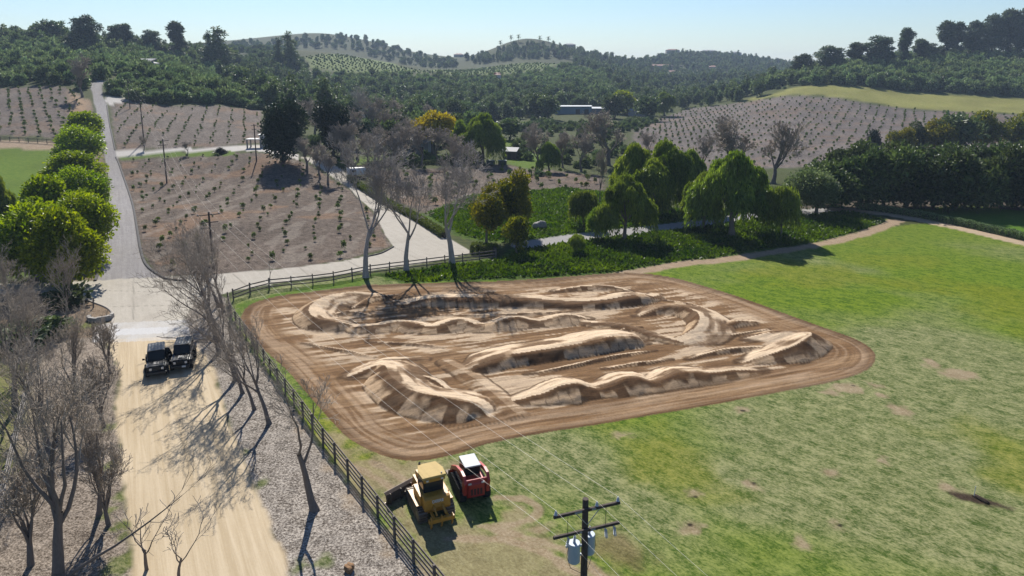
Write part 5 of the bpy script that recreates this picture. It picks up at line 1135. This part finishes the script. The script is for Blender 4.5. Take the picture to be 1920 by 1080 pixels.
# ------------------------------------------------------------------ hedges, stones and small things
def hedge(pts, h, w, label, mat=None, leaf=.22):
    P = resample(smooth_line(hits(pts), 4), .5); rng = np.random.default_rng(len(label)); Ps = []; Ns = []
    for i in range(len(P) - 1):
        d = P[i + 1] - P[i]; L = np.linalg.norm(d); d /= L; nn = np.array([-d[1], d[0]]); n = int(190 * L * (h + w))
        zb = float(gz(*P[i])); t = rng.random(n) * L; face = rng.random(n); u = rng.uniform(-w / 2, w / 2, n); z = rng.uniform(0, h, n); hh = h * (1 + .08 * math.sin(i * 1.3) + .05 * math.sin(i * .37))
        top = face < w / (w + 2 * h); lr = np.where(face > .5 + .5 * w / (w + 2 * h), 1, -1)
        uu = np.where(top, u, lr * w / 2 * (1 + .1 * np.sin(i))) ; zz = np.where(top, hh, z); xy = P[i] + d * t[:, None] + nn * uu[:, None]
        Ps.append(np.stack([xy[:, 0], xy[:, 1], zb + zz], -1) + rng.normal(0, .05, (n, 3))); N3 = np.zeros((n, 3)); N3[:, :2] = nn * np.where(top, 0, lr)[:, None]; N3[:, 2] = np.where(top, 1, .1); Ns.append(N3)
    Pp = np.concatenate(Ps); Nn = np.concatenate(Ns); n = len(Pp)
    V, F, T = kites(Pp, unit(Nn * .5 + sph(n, rng)), unit(Nn + sph(n, rng) * .6), leaf * rng.uniform(.7, 1.3, n), leaf * .6, rng)
    root = empty('hedge', (P[0, 0], P[0, 1], float(gz(*P[0])))); V = V - np.array(root.location)
    link('foliage', np_mesh('foliage', V, F, mat or M_hedge, False, {'tint': ('FACE', 'FLOAT', T)}), root)
    C = resample(P, 1.0); sg = [(np.array([*C[i], float(gz(*C[i])) - .1]) - np.array(root.location), np.array([*C[i], float(gz(*C[i])) + h * .9]) - np.array(root.location), .22 * w, .18 * w, 0) for i in range(len(C))]
    tag(link('stems', np_mesh('stems', *tubes(sg, [5]), bark_dark, True), root), kind='stuff')
    return tag(root, label, 'hedge')
hedge([(655,336),(690,362),(730,386),(780,412),(834,446)], .95, 1.1, 'long clipped hedge along the right of the pale drive')
hedge([(884,474),(908,475),(928,478)], 1.3, 1.5, 'short block hedge at the end of the rail fence')
hedge([(1608,392),(1660,398),(1730,409),(1810,425),(1920,450),(2060,482)], 1.0, 1.1, 'long dark hedge between the dirt path and the far lawn', M_avo)
hedge([(690,311),(760,311),(850,304)], .9, 1.0, 'hedge in front of the grey house lawn', M_wood)
tree('shrub', 'shrub', 30, 648, 2.2, 6, 'wide dark bush at the left edge below the bare trees', cat='shrub')
tree('shrub', 'shrub', 88, 632, 2.0, 5, 'dark bush under the bare trees near the junction', cat='shrub')
tree('shrub', 'shrub', 120, 574, 2.4, 4.5, 'dark bush at the left corner of the junction', cat='shrub')
tree('shrub', 'cone', 414, 288, 1.6, 3.2, 'clipped dark bush on the verge of the upper drive', cat='shrub')
stone = plain_mat('pale stone', (.40, .37, .33), .9, nscale=5, namt=.25, spec=.2, bump=.5); stone_d = plain_mat('grey rock', (.30, .28, .26), .9, nscale=4, namt=.3, spec=.2, bump=.6)
def rock(name, px, py, size, label, mat, cat='rock', seed=0):
    rg = np.random.default_rng(seed); m = MB(); m.ball((0, 0, size[2] * .35), 1, (size[0] / 2, size[1] / 2, size[2] / 2), 3)
    for v in m.bm.verts:
        k = 1 + .25 * (math.sin(v.co.x * 5 / size[0] + seed) * math.cos(v.co.y * 6 / size[1])) + rg.uniform(-.05, .05); v.co = Vector((v.co.x * k, v.co.y * k, v.co.z * k))
    o = m.build(name, mat, None, False); o.location = at(px, py); o.rotation_euler = (0, 0, seed); return tag(o, label, cat)
rock('boulder', 1010, 430, (2.4, 1.8, 1.4), 'pale grey boulder on the weedy slope beside the golden tipped tree', stone_d, seed=3)
rock('tree_stump', 655, 1070, (.7, .45, .45), 'broken brown stump lying on the chip verge at the bottom edge', plain_mat('split wood', (.24, .14, .07), .9, nscale=6, namt=.35, spec=.2), 'stump', seed=5)
rock('earth_clod', 1838, 936, (1.1, .45, .16), 'dark heap of dug earth beside the white stake in the field', plain_mat('dark dug earth', (.045, .033, .024), .95, nscale=8, namt=.4, spec=.1), 'earth heap', seed=2)
for i, (x, y) in enumerate([(205, 632), (236, 562)]): pass
st = MB(); st.tube((0, 0, -.1), (.02, 0, .75), .02, n=6); o = st.build('survey_stake', white_m); o.location = at(1826, 932); tag(o, 'thin white stake standing in the field beside dark dug earth', 'stake')
st = MB(); st.box((0, 0, .55), (.12, .12, 1.3), .01, Matrix.Rotation(R(6), 3, 'Y')); o = st.build('marker_post', wood_dark); o.location = at(176, 577); tag(o, 'single dark post on the bare corner left of the junction', 'post')
ring = empty('stone_planter', at(189, 598))
for k in range(11):
    a = R(-170 + 200 * k / 10); m = MB(); m.box((0, 0, .22), (.46, .34, .55), .06); o = m.build('stone', stone, ring); o.location = (1.15 * math.cos(a), .95 * math.sin(a), 0); o.rotation_euler = (0, 0, a + R(90) + random.uniform(-.1, .1)); o.scale = (1, 1, random.uniform(.9, 1.1))
tag(ring, 'low curved stone planter on the corner of the junction', 'planter')
sg = []; pz_ = at(392, 640); q = np.array([0, 0, .25]); dd = np.array([-1.0, .05, .02]); rr = .10
for k in range(6): q2 = q + dd * .8 + rng.normal(0, .08, 3) * np.array([1, 1, .3]); sg.append((q, q2, rr, rr * .85, 0)); rr *= .85; q = q2
for k in range(5): a = sg[k + 1][0]; sg.append((a, a + np.array([-.5, (-1) ** k * .7, .35]), .035, .012, 0))
o = link('fallen_branch', np_mesh('fallen_branch', *tubes(sg, [6]), bark_pale, True)); o.location = pz_; tag(o, 'pale broken branch lying beside the right black car', 'branch')
# ------------------------------------------------------------------ buildings
blue = plain_mat('blue green metal siding', (.10, .19, .24), .6, 0, 2, .1, stretch=(8, 8, .3)); pale_roof = plain_mat('pale metal roof', (.30, .33, .35), .6, .1, 2, .12); plaster = plain_mat('white plaster', (.60, .58, .55), .8, 0, 2, .06)
grey_w = plain_mat('grey siding', (.22, .23, .24), .8, 0, 3, .1); tile = plain_mat('red clay tile', (.26, .12, .08), .85, 0, 4, .2); beige = plain_mat('beige plaster', (.38, .32, .26), .85, 0, 3, .08); dk = plain_mat('dark opening', (.02, .02, .022), .6, 0, 3, .1); brown_w = plain_mat('brown siding', (.13, .10, .085), .85, 0, 3, .15)
def building(name, px, py, wpx, dep, h, wall, roofm, label, roof='gable', rise=1.2, rz=0.0, doors=(), windows=(), cat='building', pos=None, over=.4):
    p = pos or at(px, py); W = wpx * p.y / FPX; e = empty(name, p, rz)
    MB().box((0, dep / 2, h / 2 - .5), (W, dep, h + 1)).build('wall', wall, e)
    m = MB()
    if roof == 'gable': m.prism([(-over, h), (dep / 2, h + rise), (dep + over, h), (dep + over, h + .15), (dep / 2, h + rise + .18), (-over, h + .15)], -W / 2 - over, W / 2 + over)
    elif roof == 'hip':
        a = over; vs = [(-W / 2 - a, -a, h), (W / 2 + a, -a, h), (W / 2 + a, dep + a, h), (-W / 2 - a, dep + a, h), (-W / 2 + dep / 2, dep / 2, h + rise), (W / 2 - dep / 2, dep / 2, h + rise)]; b = [m.bm.verts.new(v) for v in vs]
        for f in ((0, 1, 5, 4), (1, 2, 5), (2, 3, 4, 5), (3, 0, 4), (3, 2, 1, 0)): m.bm.faces.new([b[i] for i in f])
    else: m.prism([(-over, h), (dep + over, h + rise), (dep + over, h + rise + .16), (-over, h + .16)], -W / 2 - over, W / 2 + over)
    m.build('roof', roofm, e)
    for fx, ww, hh in doors: MB().box((fx * W, -.02, hh / 2), (ww, .12, hh)).build('door', dk, e)
    for fx, zz, ww, hh in windows:
        f = MB().box((fx * W, -.02, zz), (ww + .16, .08, hh + .16)).build('window', white_m, e); MB().box((fx * W, -.05, zz), (ww, .06, hh)).build('pane', glass, f)
    return tag(e, label, cat)
building('metal_shed', 1075, 214, 68, 12, 4.6, blue, pale_roof, 'long low blue metal shed with a pale roof in the valley', 'gable', .35, 0, ((.12, 2.6, 3.0), (.36, 2.6, 3.0)))
building('metal_shed', 1130, 214, 40, 9, 3.4, grey_w, pale_roof, 'dark lean to shed at the right end of the blue shed', 'flat', .5, 0, ((0, 3, 2.6),))
building('metal_shed', 1205, 218, 46, 9, 3.6, grey_w, pale_roof, 'grey shed half hidden right of the yellow green tree', 'flat', .5)
hp = at(493, 277)
building('house', 496, 276, 16, 6, 3.4, plaster, pale_roof, 'small white house beside the darkest evergreen on the knoll', 'flat', .3, 0, (), ((0, 1.8, .9, 1.0),))
cp = empty('carport', at(476, 278)); m_ = cp.location.y / FPX; Wc = 30 * m_
MB().box((0, 1.6, 2.5), (Wc, 3.6, .16), .02).build('roof', plaster, cp)
for s in (-1, 1):
    for yy in (.2, 3.0): MB().box((s * Wc * .42, yy, 1.1), (.35, .35, 2.7), .02).build('pillar', stone_d, cp)
tag(cp, 'flat roofed open carport on stone pillars at the end of the upper drive', 'carport')
building('house', 780, 290, 46, 8, 3.6, grey_w, pale_roof, 'grey single storey house behind the bare thicket', 'gable', 1.2, 0, ((-.1, 1.0, 2.1),), ((.25, 1.8, 1.2, 1.0), (-.35, 1.8, 1.2, 1.0)))
building('garden_shed', 955, 298, 26, 4, 2.2, brown_w, plaster, 'small shed with a white roof beside the dense green tree', 'gable', 1.0, R(-20), ((0, 1.0, 1.8),), cat='shed')
tr_ = empty('trailer', at(668, 331), R(20)); MB().prism([(-1.1, .5), (-1.1, 1.6), (-.8, 2.2), (.8, 2.2), (1.1, 1.6), (1.1, .5)], -2.2, 2.2, 'x', .15).build('shell', plain_mat('white trailer shell', (.66, .67, .68), .35, 0, 2, .04), tr_, True)
for s in (-1, 1): MB().tube((-.3, s * .95, .35), (-.3, s * 1.1, .35), .35, n=16).build('wheel', rubber, tr_, True)
MB().box((-.6, -1.08, 1.5), (.9, .06, .5), .02).build('window', glass, tr_); tag(tr_, 'rounded white trailer parked at the top of the pale drive', 'trailer')
for i, x in enumerate((920, 942)):
    w_ = empty('water_trough', at(x, 309)); MB().box((0, 0, .6), (2.4, 1.3, 1.2), .06).build('tank', plain_mat('dark green tank', (.03, .055, .045), .6, 0, 3, .1), w_); MB().box((0, 0, 1.24), (2.5, 1.4, .1), .02).build('lid', plain_mat('green lid', (.06, .10, .08), .6, 0, 3, .1), w_); tag(w_, ('dark green box tank left of its twin near the white roofed shed', 'dark green box tank right of its twin near the white roofed shed')[i], 'tank')
for (x, y, wp, wl, rfm, lb) in [(1240, 130, 42, beige, tile, 'large villa with red tiled roof on the far right hill'), (1342, 132, 24, beige, tile, 'small villa with red tiled roof on the far hill'), (1262, 142, 30, beige, tile, 'low villa with tiled roof just below the large one'), (932, 152, 14, plaster, tile, 'pinkish house among the groves on the central hill'), (1262, 99, 24, beige, tile, 'hilltop house on the far right skyline peak'), (1330, 101, 30, beige, grey_w, 'long grey house on the far right skyline'), (1380, 104, 20, beige, grey_w, 'grey house at the right end of the far skyline'), (1068, 88, 22, beige, grey_w, 'boxy house on the skyline right of the palm topped hill'), (860, 106, 18, beige, tile, 'low house in the saddle of the far skyline'), (270, 140, 14, plaster, grey_w, 'pale roofed house inside the left grove')]:
    p = at(x, y); building('far_house', x, y, wp, 12, 5.5, wl, rfm, lb, 'hip', 2.2, 0, (), ((-.25, 2.2, 2, 1.6), (.2, 2.2, 2, 1.6)), 'house', p)
# ------------------------------------------------------------------ palms on the ridges
def palm_mesh():
    rng = np.random.default_rng(9); V = []; F = []; n = 0
    for k in range(26):
        a = rng.uniform(0, 6.28); el = rng.uniform(-.5, 1.2); d = np.array([math.cos(a) * math.cos(el), math.sin(a) * math.cos(el), math.sin(el)]); sd = np.array([-math.sin(a), math.cos(a), 0]) * .28; p = np.zeros(3)
        for i in range(4):
            q = p + d * .75; d = nrm(d + np.array([0, 0, -.32])); w0 = 1 - abs(i / 4 - .3); w1 = max(.1, 1 - abs((i + 1) / 4 - .3))
            V += [p - sd * w0, p + sd * w0, q + sd * w1, q - sd * w1]; F.append((n, n + 1, n + 2, n + 3)); n += 4; p = q
    return np_mesh('fronds', np.array(V), np.array(F), M_wood, False, {'tint': ('FACE', 'FLOAT', rng.random(len(F)))})
PM = palm_mesh(); PT_ = np_mesh('trunk', *tubes([(np.array([0, 0, -.5]), np.array([0, 0, 1.0]), .03, .022, 0)], [7]), bark, True)
def palm(px, py, top, label):
    p = at(px, py); h = (py - top) * p.y / FPX * .6; e = empty('palm_tree', p); f = link('fronds', PM, e); f.location = (0, 0, h); f.scale = (2.2, 2.2, 2.0); t_ = link('trunk', PT_, e); t_.scale = (14, 14, h); tag(e, label, 'palm tree', 'palms on the ridges')
palm(86, 76, 34, 'left of two tall palms on the left ridge'); palm(117, 76, 35, 'right of two tall palms on the left ridge')
for x, tp, lb in ((938, 70, 'leftmost palm on the hill with the palms'), (958, 64, 'second palm from the left on the palm topped hill'), (972, 62, 'tallest palm near the top of the palm topped hill'), (1012, 66, 'palm right of the top of the palm topped hill'), (1028, 68, 'rightmost palm on the palm topped hill')): palm(x, 79, tp, lb)

# ------------------------------------------------------------------ weeds and grass
def tufts(name, poly, n, ln, wd, mat, label, seed, keep=None, up=1.1):
    rng = np.random.default_rng(seed); lo = poly.min(0); hi = poly.max(0); X = rng.uniform(lo[0], hi[0], n * 3); Y = rng.uniform(lo[1], hi[1], n * 3); ok = poly_sd(X, Y, poly, 3) < -.3
    ok &= np.abs(X / np.maximum(Y, 1)) < .85
    if keep is not None: ok &= keep(X, Y)
    X = X[ok][:n]; Y = Y[ok][:n]; m = len(X); P = np.stack([X, Y, gz(X, Y) - .02], -1); d = unit(np.stack([rng.normal(0, 1, m), rng.normal(0, 1, m), np.full(m, up)], -1)); nn_ = unit(sph(m, rng) * (.3 if up < .5 else 1) + np.array([0, 0, 1.0 if up < .5 else 0]))
    V, F, T = kites(P, d, nn_, ln * rng.uniform(.5, 1.5, m), wd * rng.uniform(.6, 1.4, m), rng, np.clip(fbm(X * .3, Y * .3, 91, 3) * 1.2 - .2 + rng.normal(0, .15, m), 0, 1))
    return tag(link(name, np_mesh(name, V, F, mat, False, {'tint': ('FACE', 'FLOAT', T)})), label, kind='stuff')
M_weed = leaf_mat('weed leaves', (.018, .046, .004), (.100, .155, .012), .35, vary=.0); M_grass = leaf_mat('grass blades', (.050, .105, .006), (.22, .215, .055), .3, vary=.0)
offp = lambda X, Y: (line_d(X, Y, driveC, 4)[0] > 2.6) & (line_d(X, Y, pathA, 4)[0] > 1.4) & (poly_sd(X, Y, TRK, 3) > .4)
tufts('bank_weeds', Z_['bank'], 26000, .55, .30, M_weed, 'rank green weeds covering the bank behind the track', 1, offp)
tufts('bank_weeds', Z_['bank2'], 20000, .55, .30, M_weed, 'rank green weeds on the slope beyond the grey drive', 2, offp)
rng = np.random.default_rng(71)
# ------------------------------------------------------------------ air
allv = float(GZ[np.abs(GX) + np.abs(GY) < 20000].max()); lowv = float(GZ.min())
hz = MB(); RB = float(ROWS[-1]) * 1.03; hz.box((0, 0, (lowv - 2 + allv + 22) / 2), (2 * RB, 2 * RB, allv + 22 - lowv + 2)); 
hm, t, N, L = nodes('air'); o_ = N('ShaderNodeOutputMaterial'); pv = N('ShaderNodeVolumePrincipled'); pv.inputs['Color'].default_value = (.62, .78, 1.0, 1); pv.inputs['Density'].default_value = HAZE; pv.inputs['Anisotropy'].default_value = 0; L(pv.outputs[0], o_.inputs['Volume'])
tag(hz.build('haze', hm), 'thin blue haze in the air over the valley', kind='stuff')
